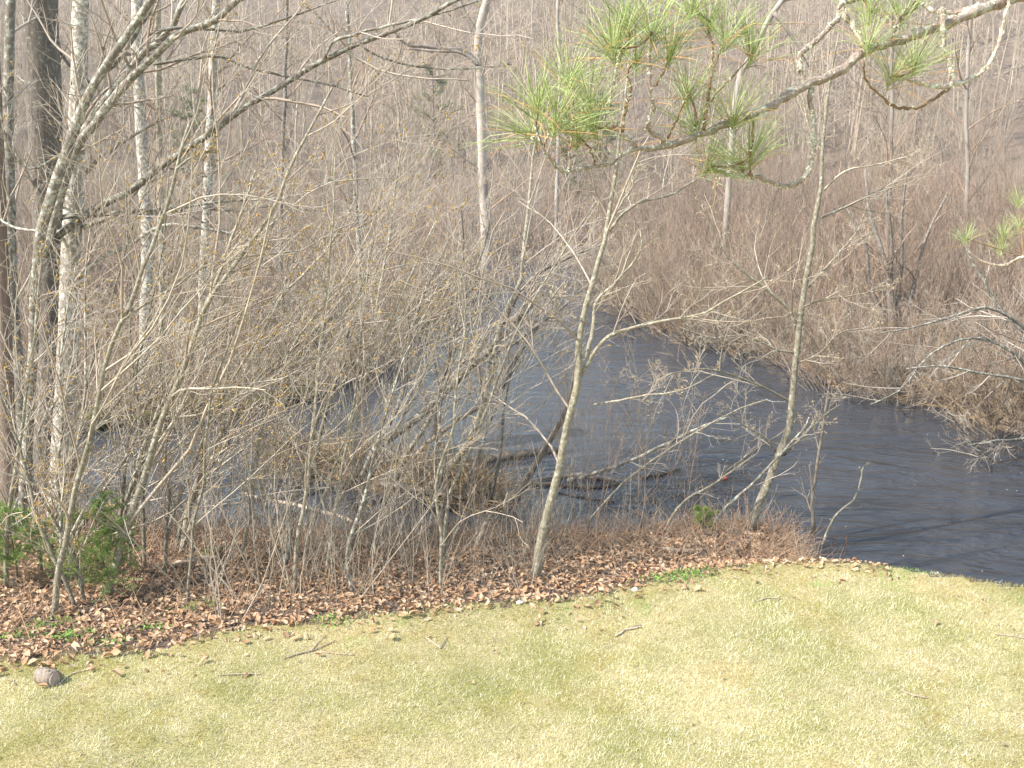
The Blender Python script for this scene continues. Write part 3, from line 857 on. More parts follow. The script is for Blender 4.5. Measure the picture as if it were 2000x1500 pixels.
# single trees across the water ----------------------------------------------------------------
BACK = [
    ('lichened grey trunk standing behind the sweeping limbs at the upper left', [(276, 800), (285, 620), (286, 480), (280, 330), (272, 200), (268, 80), (266, -80)], 26, 24, 20.5, 'pale_bark'),
    ('smooth thin straight trunk right of the lichened grey one', [(316, 830), (318, 640), (316, 500), (312, 300), (310, 120), (308, -60)], 17, 13, 20.8, 'smooth_bark'),
    ('straight grey trunk with a dark scar at the upper left', [(396, 790), (396, 620), (400, 480), (408, 330), (414, 180), (420, 60), (424, -60)], 23, 17, 22, 'pale_bark'),
    ('pale trunk forking near the top, left of the pine branch', [(950, 560), (948, 460), (944, 360), (940, 240), (934, 120), (936, 60), (950, 0), (965, -60)], 24, 17, 34, 'pale_bark'),
    ('dark leaning trunk behind the pine branch', [(1420, 420), (1428, 300), (1440, 170), (1475, 90), (1512, 22), (1545, -20), (1580, -60)], 15, 11, 32, 'grey_bark'),
    ('thin grey trunk in the thicket above the islet', [(700, 700), (704, 560), (698, 420), (690, 260), (682, 100), (676, -60)], 13, 8, 26, 'grey_bark'),
    ('slim dark trunk in the upper left thicket', [(560, 760), (552, 600), (548, 400), (556, 200), (560, 40), (562, -60)], 11, 7, 24, 'dark_bark'),
    ('slim trunk at the right edge of the hillside thicket', [(1880, 640), (1884, 480), (1890, 330), (1888, 180), (1896, 40), (1900, -60)], 11, 7, 31, 'grey_bark'),
    ('slim trunk above the dark stems on the far right bank', [(1730, 600), (1732, 460), (1738, 320), (1742, 180), (1740, 40), (1744, -60)], 12, 7, 29, 'dark_bark'),
    ('pale thin trunk beyond the bend of the river', [(1085, 480), (1088, 380), (1090, 270), (1094, 150), (1090, 40), (1092, -60)], 10, 7, 42, 'pale_bark'),
]
for lab, pts, w0, w1, Y, bk in BACK:
    g = at_y(*pts[0], Y); hz = H(g[0], g[1])
    p, r = limb3(pts, Y, .5, w=(w0, w1), jit=.01)
    p[0, 2] = min(p[0, 2], hz - .1)
    if p[0, 2] > hz - .1: p[0, 2] = hz - .1
    br = []
    if 'forking' in lab:
        br = [limb3([(938, 130), (905, 98), (870, 96), (830, 90), (800, 88), (775, 70), (765, 40)], Y + .3, -.5, w=(13, 5)), limb3([(934, 70), (915, 40), (900, 10), (890, -40)], Y + .4, .2, w=(13, 10)), limb3([(940, 130), (900, 102), (860, 100), (795, 95)], Y + .2, -.3, w=(9, 4))]
    if 'behind the pine' in lab:
        br = [limb3([(1512, 25), (1545, 70), (1570, 110), (1580, 130)], Y + .3, .2, w=(9, 3))]
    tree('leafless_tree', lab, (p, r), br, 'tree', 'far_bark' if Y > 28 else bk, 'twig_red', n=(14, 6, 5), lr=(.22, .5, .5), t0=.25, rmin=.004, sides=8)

# ------------------------------------------------------------------ thicket shrubs (copies of a few built ones)
def make_shrub(kind, stems, hgt, spread, n=(6, 5, 4), rb=.016, mats=('stem_red', 'twig_red'), rmin=.0035, erect=.9):
    a = RNG.random(stems) * 2 * np.pi
    rr = np.sqrt(RNG.random(stems)) * spread
    base = np.stack([np.cos(a) * rr * .3, np.sin(a) * rr * .3, np.full(stems, -.08)], -1)
    K = 9
    P = np.empty((stems, K, 3)); P[:, 0] = base
    d = unit(np.stack([np.cos(a) * rr * .55, np.sin(a) * rr * .55, np.full(stems, erect)], -1))
    hh = hgt * (.6 + .5 * RNG.random(stems))
    for k in range(1, K):
        d = unit(d + RNG.normal(size=(stems, 3)) * .075 + np.array([0, 0, .03]))
        P[:, k] = P[:, k - 1] + d * (hh / (K - 1))[:, None]
    R = (rb * (.6 + .8 * RNG.random(stems)))[:, None] * np.linspace(1, .3, K)
    st = Tubes().add(P, R, sides=5).data(kind + ' stems', M[mats[0]])
    tw = Tubes()
    Q, r = P, R
    for lv in range(3):
        if not n[lv]: break
        Q, r = grow(Q, r, n[lv], .18, 1, (.55, .6, .7)[lv], (.38, .5, .5)[lv], (6, 5, 3)[lv], .11, .25, .6, rmin, .05)
        tw.add(Q, r, sides=3)
    return st, tw.data(kind + ' twigs', M[mats[1]])


def plant(protos, name, label, cat, group, x, y, sc, z=None):
    # size and distance go into the label of the thicket shrubs
    if name in ('leafless_shrub', 'young_tree', 'arching_shrub'):
        dd = -float(poly_sd(np.array([x]), np.array([y]), WPOLY)[0])
        size = {'leafless_shrub': ('low', 'tall', .92), 'young_tree': ('short', 'tall', .55), 'arching_shrub': ('small', 'wide', .7)}[name]
        label = (size[0] if sc < size[2] else size[1]) + ' ' + label
        if name == 'leafless_shrub': sc *= min(1.12, .66 + .06 * dd)
        if name == 'leafless_shrub': label += ', near the water' if dd < 3.5 else ', well back'
    st, tw = protos[RNG.integers(0, len(protos))]
    e = empty(name, (x, y, max(H(x, y), -.05) if z is None else z), label, cat, group)
    e.rotation_euler = (RNG.normal() * .05, RNG.normal() * .05, RNG.random() * 6.28)
    e.scale = (sc, sc, sc * (.9 + .25 * RNG.random()))
    for nm, me in (('stems', st), ('twigs', tw)):
        o = bpy.data.objects.new(nm, me); COL.objects.link(o); o.parent = e
        tag(o, kind='stuff')
    return e


red = [make_shrub('red', 13, 3.6, 1.0) for _ in range(5)]
grey = [make_shrub('grey', 10, 3.4, 1.1, mats=('grey_bark', 'twig_grey')) for _ in range(4)]
tall = [make_shrub('pole', 4, 8.5, .7, n=(12, 6, 4), rb=.045, mats=('far_bark', 'far_twig'), rmin=.006, erect=2.2) for _ in range(5)]


def scatter(nmax, xr, yr, gap, cond):
    pts = []
    for _ in range(nmax * 30):
        x, y = RNG.uniform(*xr), RNG.uniform(*yr)
        if abs(x) > .56 * y + 2.5 or not cond(x, y): continue
        if all((x - a) ** 2 + (y - b) ** 2 > gap * gap for a, b in pts):
            pts.append((x, y))
            if len(pts) >= nmax: break
    return pts


def farside(x, y, lo=.35, hi=99):
    d = -float(poly_sd(np.array([x]), np.array([y]), WPOLY)[0])
    return lo < d < hi and y > np.interp(x, NX, NY) + 1


BX = 1.3   # river bend
low = [make_shrub('arching', 14, 2.4, 1.5, n=(7, 5, 4), rb=.012, mats=(('grey_bark', 'twig'), ('stem_red', 'twig_brown'), ('stem_red', 'twig_red'), ('stem_red', 'twig_brown'))[i % 4], erect=(.38, .3, .5, .7)[i % 4]) for i in range(6)]
RB = lambda x, y: x > (y - 35) * .05 + 1
for x, y in scatter(95, (2, 14), (14.5, 36), .5, lambda x, y: RB(x, y) and farside(x, y, -.35, 1.5)):
    plant(low, 'arching_shrub', 'bare arching shrub hanging over the water along the far right bank', 'shrub', 'shrubs overhanging the right bank', x, y, RNG.uniform(.55, 1.05))
for x, y in scatter(60, (-13, 1.2), (18, 36), .6, lambda x, y: not RB(x, y) and farside(x, y, -.2, 1.5)):
    plant(low, 'arching_shrub', 'bare arching shrub hanging over the water along the far left bank', 'shrub', 'shrubs overhanging the left bank', x, y, RNG.uniform(.45, .85))
for x, y in scatter(135, (1, 27), (15, 46), .95, lambda x, y: RB(x, y) and farside(x, y, .5, 14)):
    plant(red, 'leafless_shrub', 'leafless reddish brown shrub in the thicket on the far right bank', 'shrub', 'shrubs of the right bank thicket', x, y, RNG.uniform(.7, 1.15))
for x, y in scatter(125, (-24, 1.5), (18, 46), .95, lambda x, y: not RB(x, y) and farside(x, y, .5, 16)):
    plant(grey if RNG.random() < .6 else red, 'leafless_shrub', 'leafless brown grey shrub in the far left bank thicket', 'shrub', 'shrubs of the left bank thicket', x, y, RNG.uniform(.7, 1.15))
for x, y in scatter(230, (-44, 46), (38, 80), 1.5, lambda x, y: True):
    plant(tall, 'young_tree', 'slim bare young tree among many on the wooded flat beyond the thickets', 'tree', 'young trees behind the thickets', x, y, RNG.uniform(.5, .85) * min(1, .55 + (y - 38) / 60))
# thin vertical shoots filling the thicket floor
n = 6500
x = RNG.uniform(-22, 28, n); y = RNG.uniform(16, 50, n)
d = -poly_sd(x, y, WPOLY); k = (d > .05) & (y > np.interp(x, NX, NY) + 1) & (np.abs(x) < .56 * y + 2.5)
x, y = x[k], y[k]; n = len(x)
P = np.empty((n, 6, 3)); P[:, 0] = np.stack([x, y, height(x, y) - .05], -1)
dd = unit(np.stack([RNG.normal(size=n) * .3, RNG.normal(size=n) * .3, np.ones(n)], -1))
hh = 1.0 + 2.2 * RNG.random(n)
for k in range(1, 6):
    dd = unit(dd + RNG.normal(size=(n, 3)) * .1)
    P[:, k] = P[:, k - 1] + dd * (hh / 5)[:, None]
R = (.007 + .006 * RNG.random(n))[:, None] * np.linspace(1, .4, 6)
tb = Tubes().add(P, R, 3)
Q, r = grow(P, R, 5, .2, 1, .6, .3, 4, .12, .2, .6, .004)
tb.add(Q, r, 3)
tag(tb.build('undergrowth', M['twig_red']), 'fine reddish brown shoots filling the thickets across the river', 'undergrowth', kind='stuff')

# ------------------------------------------------------------------ wooded hillside
n = 1900
y = 68 + 105 * RNG.random(n) ** 1.1
x = (RNG.random(n) * 2 - 1) * (y * .62 + 4)
k = vnoise(x, y, 9, 31) + .6 * vnoise(x, y, 4, 32) > -.45 + .9 * (RNG.random(n) - .5)
x, y = x[k], y[k]; n = len(x)
hh = 5.5 + 4 * RNG.random(n)
P = np.empty((n, 6, 3)); P[:, 0] = np.stack([x, y, height(x, y) - .2], -1)
dd = unit(np.stack([RNG.normal(size=n) * .05, RNG.normal(size=n) * .05, np.ones(n)], -1))
for k in range(1, 6):
    dd = unit(dd + RNG.normal(size=(n, 3)) * .04)
    P[:, k] = P[:, k - 1] + dd * (hh / 5)[:, None]
R = (.05 + .07 * RNG.random(n))[:, None] * np.linspace(1, .2, 6)
tb = Tubes().add(P, R, 4)
Q, r = grow(P, R, 12, .12, 1, 1.0, .42, 4, .16, .12, .5, .020)
tb.add(Q, r, 3)
Q, r = grow(Q, r, 3, .2, 1, .8, .55, 3, .12, .12, .6, .016)
tb.add(Q, r, 3)
tag(tb.build('far_wood', M['far_twig']), 'grey pink bare wood covering the far hillside', 'wood', kind='stuff')

# ------------------------------------------------------------------ near bank: bushes, stalks, logs
whips = [make_shrub('whip', 5, 2.1, .8, n=(5, 3, 0), rb=.0085, mats=('twig', 'twig_grey'), rmin=.0028, erect=.7) for _ in range(8)]
rods = [make_shrub('rod', 4, 2.6, .6, n=(7, 4, 0), rb=.0075, mats=('stem_red', 'twig_red'), rmin=.0028, erect=1.3) for _ in range(5)]
for px, py in [(905, 1000), (940, 1040), (975, 1035), (1010, 1046), (1060, 1050), (1100, 1046), (1150, 1052), (1180, 1040), (1240, 1048), (1330, 1035), (860, 1050), (800, 1050)]:
    g = on_ground(px, py)
    plant(rods, 'red_shoot', 'thin upright reddish shoots at the water edge near the centre tree', 'bush', 'reddish shoots around the centre tree', g[0], g[1], RNG.uniform(.6, 1.05), max(g[2], 0) - .02)
for x, y in scatter(76, (-7, .6), (8.4, 14), .32, lambda x, y: not (x < -3.4 and y < 12.2) and -poly_sd(np.array([x]), np.array([y]), LAWN)[0] > .35 and -poly_sd(np.array([x]), np.array([y]), WPOLY)[0] > .05 and y < np.interp(x, NX, NY)):
    plant(whips, 'bare_bush', 'low clump of thin bare shoots in the leaf litter of the near left bank', 'bush', 'bare bushes on the near bank', x, y, RNG.uniform(.45, 1.15) * (1 if x < -1.2 else .6))
for x, y in scatter(14, (.4, 3.6), (9.6, 14), .4, lambda x, y: -poly_sd(np.array([x]), np.array([y]), LAWN)[0] > .3 and .02 < -poly_sd(np.array([x]), np.array([y]), WPOLY)[0] < 1.8 and y < np.interp(x, NX, NY)):
    plant(whips, 'bare_bush', 'knee high clump of thin bare shoots by the water right of the centre tree', 'bush', 'bare bushes right of the centre tree', x, y, RNG.uniform(.25, .5))
for x, y in scatter(9, (-4.2, -.3), (14.5, 18), .3, lambda x, y: H(x, y) > .08):
    plant(whips, 'bare_bush', 'clump of thin bare shoots growing on the brushy islet', 'bush', 'bare bushes on the islet', x, y, RNG.uniform(.5, 1.1))


def stalks(name, label, x, y, lo, hi, flat, mat, rad=.0035, kids=0):
    n = len(x)
    P = np.empty((n, 5, 3)); P[:, 0] = np.stack([x, y, height(x, y) - .01], -1)
    d = RNG.normal(size=(n, 3)) * flat; d[:, 2] = np.abs(d[:, 2]) * .3 + .35
    d = unit(d); L = lo + (hi - lo) * RNG.random(n) ** 1.6
    for k in range(1, 5):
        d = unit(d + RNG.normal(size=(n, 3)) * .16 - [0, 0, .05])
        P[:, k] = P[:, k - 1] + d * (L / 4)[:, None]
    P[:, 1:, 2] = np.maximum(P[:, 1:, 2], P[:, :1, 2] + .03)
    R = (rad * (.6 + .8 * RNG.random(n)))[:, None] * np.linspace(1, .5, 5)
    t = Tubes().add(P, R, 3)
    if kids:
        t.add(*grow(P, R, kids, .3, 1, .8, .35, 3, .15, .0, .6, .0018), 3)
    return tag(t.build(name, M[mat]), label, 'dry stalks', kind='stuff')


NS = 42000
x = RNG.uniform(-7.5, 3.9, NS); y = RNG.uniform(9, 15, NS)
dw = -poly_sd(x, y, WPOLY); dl = -poly_sd(x, y, LAWN)
k = (dw > -.05) & (dl > .25) & (y < np.interp(x, NX, NY)) & (RNG.random(NS) < .07 + np.where(x > -.5, .75 * np.exp(-np.maximum(dw - .5, 0) / .8), .55 * np.exp(-np.maximum(dw - 1.3, 0) / 1.3)))
stalks('dry_stalks', 'broken brown reed and fern stalks matted along the top of the near bank', x[k], y[k], .10, .62, .8, 'dry_stalk', .0045)
x = RNG.uniform(-4.6, -.1, 9000); y = RNG.uniform(14, 18.5, 9000)
k = height(x, y) > .02
stalks('islet_stalks', 'matted brown dead ferns and grass covering the islet', x[k], y[k], .2, .8, .9, 'dry_sedge', .009, 2)
n = 40000
x = RNG.uniform(-14, 15, n); y = RNG.uniform(14, 36, n)
d = -poly_sd(x, y, WPOLY)
k = (d > -.12) & (d < .8) & (y > np.interp(x, NX, NY) + 1)
stalks('bank_sedge', 'tan dead sedge trailing into the water along the far banks', x[k], y[k], .3, 1.0, .9, 'dry_sedge', .009)


def lying(name, label, cat, parts, mat, z=.02, water=False, sides=8, group=None, twigs=0):
    """log or stick on the ground or water; parts: list of (px polyline, widths[, rise])"""
    root, first = None, True
    for k, pt in enumerate(parts):
        pts, w = pt[0], pt[1]; rise = pt[2] if len(pt) > 2 else 0
        q = []
        for i, (a, b) in enumerate(pts):
            p = at_z(a, b, z) if water else on_ground(a, b)
            q.append(p + [0, 0, (0 if water else z) ])
        q = np.array(q)
        if rise:
            q = np.array([at_y(a, b, q[0][1] + rise * i / (len(pts) - 1)) for i, (a, b) in enumerate(pts)])
            q[:, 2] = np.maximum(q[:, 2], -.05 if water else 0)
        ww = np.interp(np.linspace(0, 1, len(pts)), np.linspace(0, 1, len(w)), w)
        r = ww / 2 * np.linalg.norm(q - [0, 0, CAMZ], axis=1) / FPX
        o = resample(np.column_stack([q, r]), len(pts) * 4)
        o[1:-1, :3] += RNG.normal(size=(len(o) - 2, 3)) * r.mean() * .12
        o[:, 3] = np.maximum(o[:, 3] * (1 + .1 * RNG.normal(size=len(o))), .001)
        if root is None:
            root = empty(name, q[0], label, cat, group)
        t = Tubes().add(o[:, :3], o[:, 3], sides, cap=True)
        ob = t.build('trunk' if k == 0 else 'branch', M[mat], root)
        if twigs:
            g = grow(o[None, :, :3], o[None, :, 3], twigs, .3, 1, .7, .3, 5, .12, .1, .5, .002)
            tw = Tubes().add(*g, 3); tw.add(*grow(*g, 3, .3, 1, .7, .5, 4, .12, .1, .5, .002), 3)
            tag(tw.build('twigs', M['twig'], ob), kind='stuff')
    return root


lying('floating_log', 'dark curved log floating behind the centre tree', 'log', [([(900, 908), (940, 898), (1000, 890), (1050, 882), (1090, 879)], [16, 20, 16, 12])], 'wet_log', .05, True)
lying('floating_log', 'pale topped split log floating right of the centre tree', 'log', [([(1090, 930), (1130, 928), (1180, 934), (1212, 940)], [9, 11, 9, 6]), ([(1012, 946), (1060, 934), (1100, 930)], [6, 7, 6])], 'old_wood', .04, True)
lying('floating_log', 'dark thin log lying just below the pale split log', 'log', [([(1015, 948), (1080, 946), (1150, 952), (1210, 946)], [8, 10, 8, 6])], 'wet_log', .02, True)
lying('fallen_branch', 'bare branch rising to the right out of the floating logs', 'branch', [([(1110, 938), (1160, 925), (1230, 900), (1300, 868), (1360, 838), (1420, 815)], [9, 8, 6, 3], -1.2)], 'grey_bark', .02, True, twigs=7)
lying('floating_branch', 'short dark stick afloat between the split log and the crooked tree', 'stick', [([(1253, 932), (1290, 926), (1330, 916)], [7, 7, 4])], 'wet_log', .03, True)
lying('sunken_branch', 'thin dark branch lying in the calm water in front of the split log', 'stick', [([(1090, 962), (1140, 972), (1200, 980)], [4, 5, 3])], 'wet_log', .01, True)
lying('fallen_branch', 'pale arched dead branch lying over the left leaf litter', 'branch', [([(470, 968), (507, 975), (574, 1008), (623, 1040), (672, 1078), (700, 1110)], [5, 8, 8, 8, 6], -1.3)], 'deadwood', .02, twigs=4)
lying('fallen_log', 'low pale log half buried in the leaves beside a mossy lump', 'log', [([(300, 1118), (350, 1105), (395, 1098), (428, 1096)], [10, 12, 14, 12])], 'deadwood', .03)
lying('fallen_log', 'short grey log lying in the stalks right of the centre tree', 'log', [([(1292, 1078), (1325, 1082), (1358, 1084)], [9, 11, 10])], 'deadwood', .04)
lying('fallen_log', 'pale root log lying along the front of the islet', 'log', [([(745, 957), (800, 967), (860, 977), (905, 987)], [9, 12, 9, 6])], 'deadwood', .10)
lying('broken_stub', 'pale broken stub standing at the water edge left of the centre tree', 'stump', [([(928, 1078), (938, 1050), (950, 1020)], [13, 12, 8], -.05)], 'deadwood', 0)
lying('broken_stump', 'lichened broken stump at the edge of the bank below the islet', 'stump', [([(752, 1082), (750, 1040), (756, 1000), (762, 975)], [17, 12, 14, 7], -.1), ([(752, 1040), (742, 1015), (738, 992)], [7, 4], -.1)], 'deadwood', 0, sides=9, twigs=3)
for lab, pts, w, fork in [
        ('forked dead twig on the lawn below the leaf drift', [(552, 1292), (585, 1281), (612, 1274), (655, 1256)], [4, 5, 3], [(608, 1275), (622, 1258), (636, 1243)]),
        ('straight thin twig on the lawn beside the forked one', [(622, 1277), (660, 1281), (692, 1284)], [4, 3], None),
        ('crooked pale lichened twig in the middle of the lawn', [(1202, 1246), (1214, 1240), (1220, 1234), (1236, 1231), (1252, 1228)], [7, 7, 6], [(1232, 1231), (1240, 1226), (1252, 1224)]),
        ('small forked twig on the lawn left of the middle', [(832, 1250), (850, 1262), (861, 1270)], [4, 4, 3], [(860, 1270), (868, 1258), (873, 1247)]),
        ('thin straw coloured stick on the lawn right of the wood chunk', [(424, 1324), (470, 1322), (512, 1322)], [3, 4, 3], None),
        ('pale stick on the lawn at the lower right', [(1760, 1354), (1785, 1362), (1812, 1369)], [4, 5, 4], None),
        ('dark thin twig on the lawn near the right edge', [(1942, 1242), (1975, 1246), (2010, 1252)], [4, 4, 3], None),
        ('short twig on the lawn below the right tip of the leafy bank', [(1478, 1178), (1500, 1172), (1524, 1174)], [3, 4, 3], None),
        ('thin twig touching the wood chunk at the lower left', [(115, 1342), (140, 1322), (185, 1310)], [3, 4, 3], None)]:
    lying('fallen_twig', lab, 'twig', [(pts, [v * .62 for v in w])] + ([(fork, [2.4, 1.5])] if fork else []), 'deadwood', .02, sides=5, group='twigs on the lawn')


def blob(name, mat, c, r, parent=None, label=None, cat=None, bump=.18, seed=0, flat=1., sub=3, group=None):
    import bmesh
    bm = bmesh.new(); bmesh.ops.create_icosphere(bm, subdivisions=sub, radius=1)
    for v in bm.verts:
        f = 1 + bump * (float(vnoise(v.co.x * 2 + v.co.z, v.co.y * 2 - v.co.z, .7, seed)) + .4 * float(vnoise(v.co.x * 3 + v.co.z * 2, v.co.y * 3, .4, seed + 3)))
        v.co = Vector((v.co.x * r[0] * f, v.co.y * r[1] * f, v.co.z * r[2] * f))
    me = bpy.data.meshes.new(name); bm.to_mesh(me); bm.free()
    for p in me.polygons: p.use_smooth = True
    me.materials.append(M[mat])
    o = obj(name, me, parent, loc=tuple(c))
    if label: tag(o, label, cat, group)
    return o


# sawn chunk of wood on the lawn, lower left: bark cylinder, cut face, loose bark flap
g = on_ground(92, 1334)
root = empty('wood_chunk', g, 'short sawn chunk of grey wood lying on the lawn at the lower left', 'wood')
ax = unit(np.array([.93, -.36, .0])); Lc, rc = .20, .075
K = 7
P = np.array([g + ax * (t - .5) * Lc + [0, 0, rc * .8] for t in np.linspace(0, 1, K)])
R = rc * np.array([.80, .97, 1.02, 1.0, 1.03, 1.02, .97])
Tubes().add(P + RNG.normal(size=P.shape) * .004, R, 16, cap=True).build('bark', M['old_wood'], root)
Tubes().add(np.array([P[-1] - ax * .01, P[-1] + ax * .006]), np.array([rc * .88, rc * .86]), 16, cap=True).build('cut_face', M['endgrain'], root, smooth=False)
fl = P[3:6] + np.array([0, 0, rc * 1.0]) + np.array([-.01, -.01, 0])
Tubes().add(fl, np.array([.014, .02, .012]), 6, cap=True).build('bark_flap', M['old_wood'], root)

g = on_ground(1240, 1156); blob('white_stone', 'stone', g + [0, 0, .02], (.034, .028, .026), None, 'small white stone at the edge of the lawn', 'stone', seed=4, sub=2)
g = on_ground(1015, 1180); blob('pale_stone', 'stone', g + [0, 0, .015], (.04, .03, .02), None, 'pale flat stone where the leaves meet the lawn near the centre tree', 'stone', seed=6, sub=2)
p = at_z(1417, 934, .02); blob('red_ball', 'red', p, (.034, .034, .034), None, 'tiny red ball caught in the dark drift on the water', 'ball', bump=.02, sub=2)
g = on_ground(410, 1092); blob('mossy_lump', 'moss', g + [0, .05, .03], (.16, .12, .12), None, 'olive mossy lump in the leaves at the left', 'moss', seed=2)
g = on_ground(720, 1058); blob('mossy_lump', 'moss', g + [0, 0, 0], (.2, .12, .07), None, 'small yellow green moss cushion by the water below the islet', 'moss', seed=5)

# mossy bank log across the backwater
pts = [at_z(a, b, .12) for a, b in [(150, 832), (240, 820), (330, 806), (420, 794), (510, 782), (610, 768)]]
o = resample(np.array(pts), 24); o[:, 2] += .08 * np.sin(np.arange(24) * .7)
root = empty('mossy_log', pts[0], 'long mossy log lying along the far edge of the backwater', 'log')
Tubes().add(o, .17 * (1 + .22 * RNG.normal(size=24)), 12, cap=True).build('trunk', M['moss'], root)

# foam flecks and drift on the water
n = 70
x = RNG.uniform(1.2, 9.5, n); y = RNG.uniform(11.5, 19, n)
k = poly_sd(x, y, WPOLY) > .4
x, y = x[k], y[k]
q, f4, f3 = leaf_geo(len(x), x, y, np.full(len(x), .008), .012 + .022 * RNG.random(len(x)), .05)
q[:, 2] = .006
tag(obj('foam_flecks', mesh('foam_flecks', q, [f4, f3], M['foam'])), 'white foam flecks drifting on the dark river', 'foam', kind='stuff')
n = 700
t = RNG.random(n)
c = np.array([at_z(a, b, 0)[:2] for a, b in zip(1200 + 260 * t + RNG.normal(size=n) * 25, 985 - 45 * t + RNG.normal(size=n) * 14)])
q, f4, f3 = leaf_geo(n, c[:, 0], c[:, 1], np.full(n, .01), .02 + .04 * RNG.random(n), .1)
q[:, 2] = np.clip(q[:, 2], .004, .02)
col = np.repeat(LEAFPAL[RNG.integers(0, 7, n)] * .25, 8, 0)
tag(obj('floating_debris', mesh('floating_debris', q, [f4, f3], M['leaf'], col=col)), 'dark leaves and scraps drifting behind the right bank', 'debris', kind='stuff')

# rusty fern spikes at the right tip of the bank
for lab, (a, b), hgt, lean in [('rust brown fern spike standing nearest the open water', (1648, 1092), .34, .06), ('rust brown fern spike leaning right, second from the open water', (1618, 1088), .30, .25),
                               ('thick rust brown fern spike bent over at the right tip of the bank', (1592, 1086), .36, -.1), ('rust brown fern spike left of the bent one, below the crooked tree', (1550, 1066), .34, .1),
                               ('rust brown fern spike just right of the conifer seedling', (1428, 1040), .36, .05)]:
    g = on_ground(a, b)
    root = empty('fern_spike', g, lab, 'fern', 'fern spikes')
    tt = np.linspace(0, 1, 8)
    P = g + np.stack([lean * hgt * tt ** 2, 0 * tt, hgt * tt - .02], -1) + RNG.normal(size=(8, 3)) * .006
    Tubes().add(P, np.full(8, .005), 5).build('stem', M['fern'], root)
    h = Tubes()
    Q, r = grow(P[None], np.full((1, 8), .006), 46, .5, 1, .5, .10, 3, .1, .4, 1., .005)
    h.add(Q, r * 1.2, 4)
    tag(h.build('spore_head', M['fern'], root), kind='stuff')
tree('sapling', 'upright red brown shoot standing in the river edge right of the crooked tree', limb3([(1590, 1040), (1588, 970), (1601, 875), (1618, 763)], on_ground(1590, 1060)[1] - .1, .1, w=(9, 5)), [], 'sapling', 'stem_red', 'twig', n=(6, 3, 2), lr=(.25, .5, .5), t0=.1, bias=(0, 0, .4))
tree('sapling', 'thin shoot curling out over the open water at the right tip', limb3([(1600, 1070), (1630, 1010), (1668, 975), (1682, 935), (1686, 912), (1700, 905)], None, .2, w=(6, 3)), [], 'sapling', 'smooth_bark', 'twig', n=(4, 3, 0), lr=(.2, .5, .5), t0=.3)

# bare limbs reaching in from a shrub on the far right bank
bx = at_z(2140, 860, 0); bx[2] = H(bx[0], bx[1])
YR = bx[1]
c0 = (2140, 850)
limbs = [limb3([c0, (2060, 720), (2000, 640), (1930, 600), (1860, 618), (1780, 640), (1720, 650)], YR, -1.0, w=(12, 3)),
         limb3([c0, (2050, 700), (1960, 610), (1910, 530), (1870, 450)], YR, .4, w=(12, 4)),
         limb3([c0, (2080, 800), (2000, 745), (1920, 730), (1840, 715), (1770, 720)], YR, -1.4, w=(9, 3)),
         limb3([c0, (2080, 862), (2000, 858), (1940, 862), (1890, 870)], YR, -1.6, w=(8, 4)),
         limb3([c0, (2070, 900), (2000, 925), (1940, 900), (1880, 840), (1850, 800)], YR, -1.8, w=(7, 3)),
         limb3([c0, (2080, 930), (2000, 965), (1950, 985), (1880, 990)], YR, -2.2, w=(7, 3)),
         limb3([c0, (2060, 780), (1980, 690), (1900, 660), (1820, 690), (1760, 760), (1700, 790)], YR, -.9, w=(9, 3))]
tree('leaning_shrub', 'pale bare shrub reaching in over the water from the right edge', limb3([(2140, 880), (2135, 800), (2100, 640), (2080, 480)], YR, .3, w=(16, 8)), limbs, 'shrub', 'grey_bark', 'twig_grey', n=(9, 6, 4), lr=(.34, .5, .5), t0=.3, up=-.02, bias=(-.2, 0, 0), auto_trunk=False, rmin=.0028)
# dark cluster of stems on the far right bank
g = on_ground(1735, 690)
tree('alder_clump', 'dark clump of thick stems at the foot of the far right bank', limb3([(1745, 640), (1735, 560), (1725, 500), (1700, 420), (1690, 330)], g[1], .4, w=(16, 5)),
     [limb3([(1752, 640), (1755, 560), (1762, 500), (1760, 430), (1772, 330)], g[1], .2, w=(14, 4)), limb3([(1735, 640), (1700, 560), (1690, 480), (1650, 400)], g[1], .5, w=(11, 4)),
      limb3([(1760, 640), (1790, 540), (1810, 460), (1850, 380)], g[1], .3, w=(11, 4)), limb3([(1748, 640), (1740, 540), (1742, 470), (1730, 370)], g[1], -.3, w=(13, 4))],
     'alder', 'dark_bark', 'twig_red', n=(8, 5, 4), lr=(.3, .5, .5), rmin=.004)

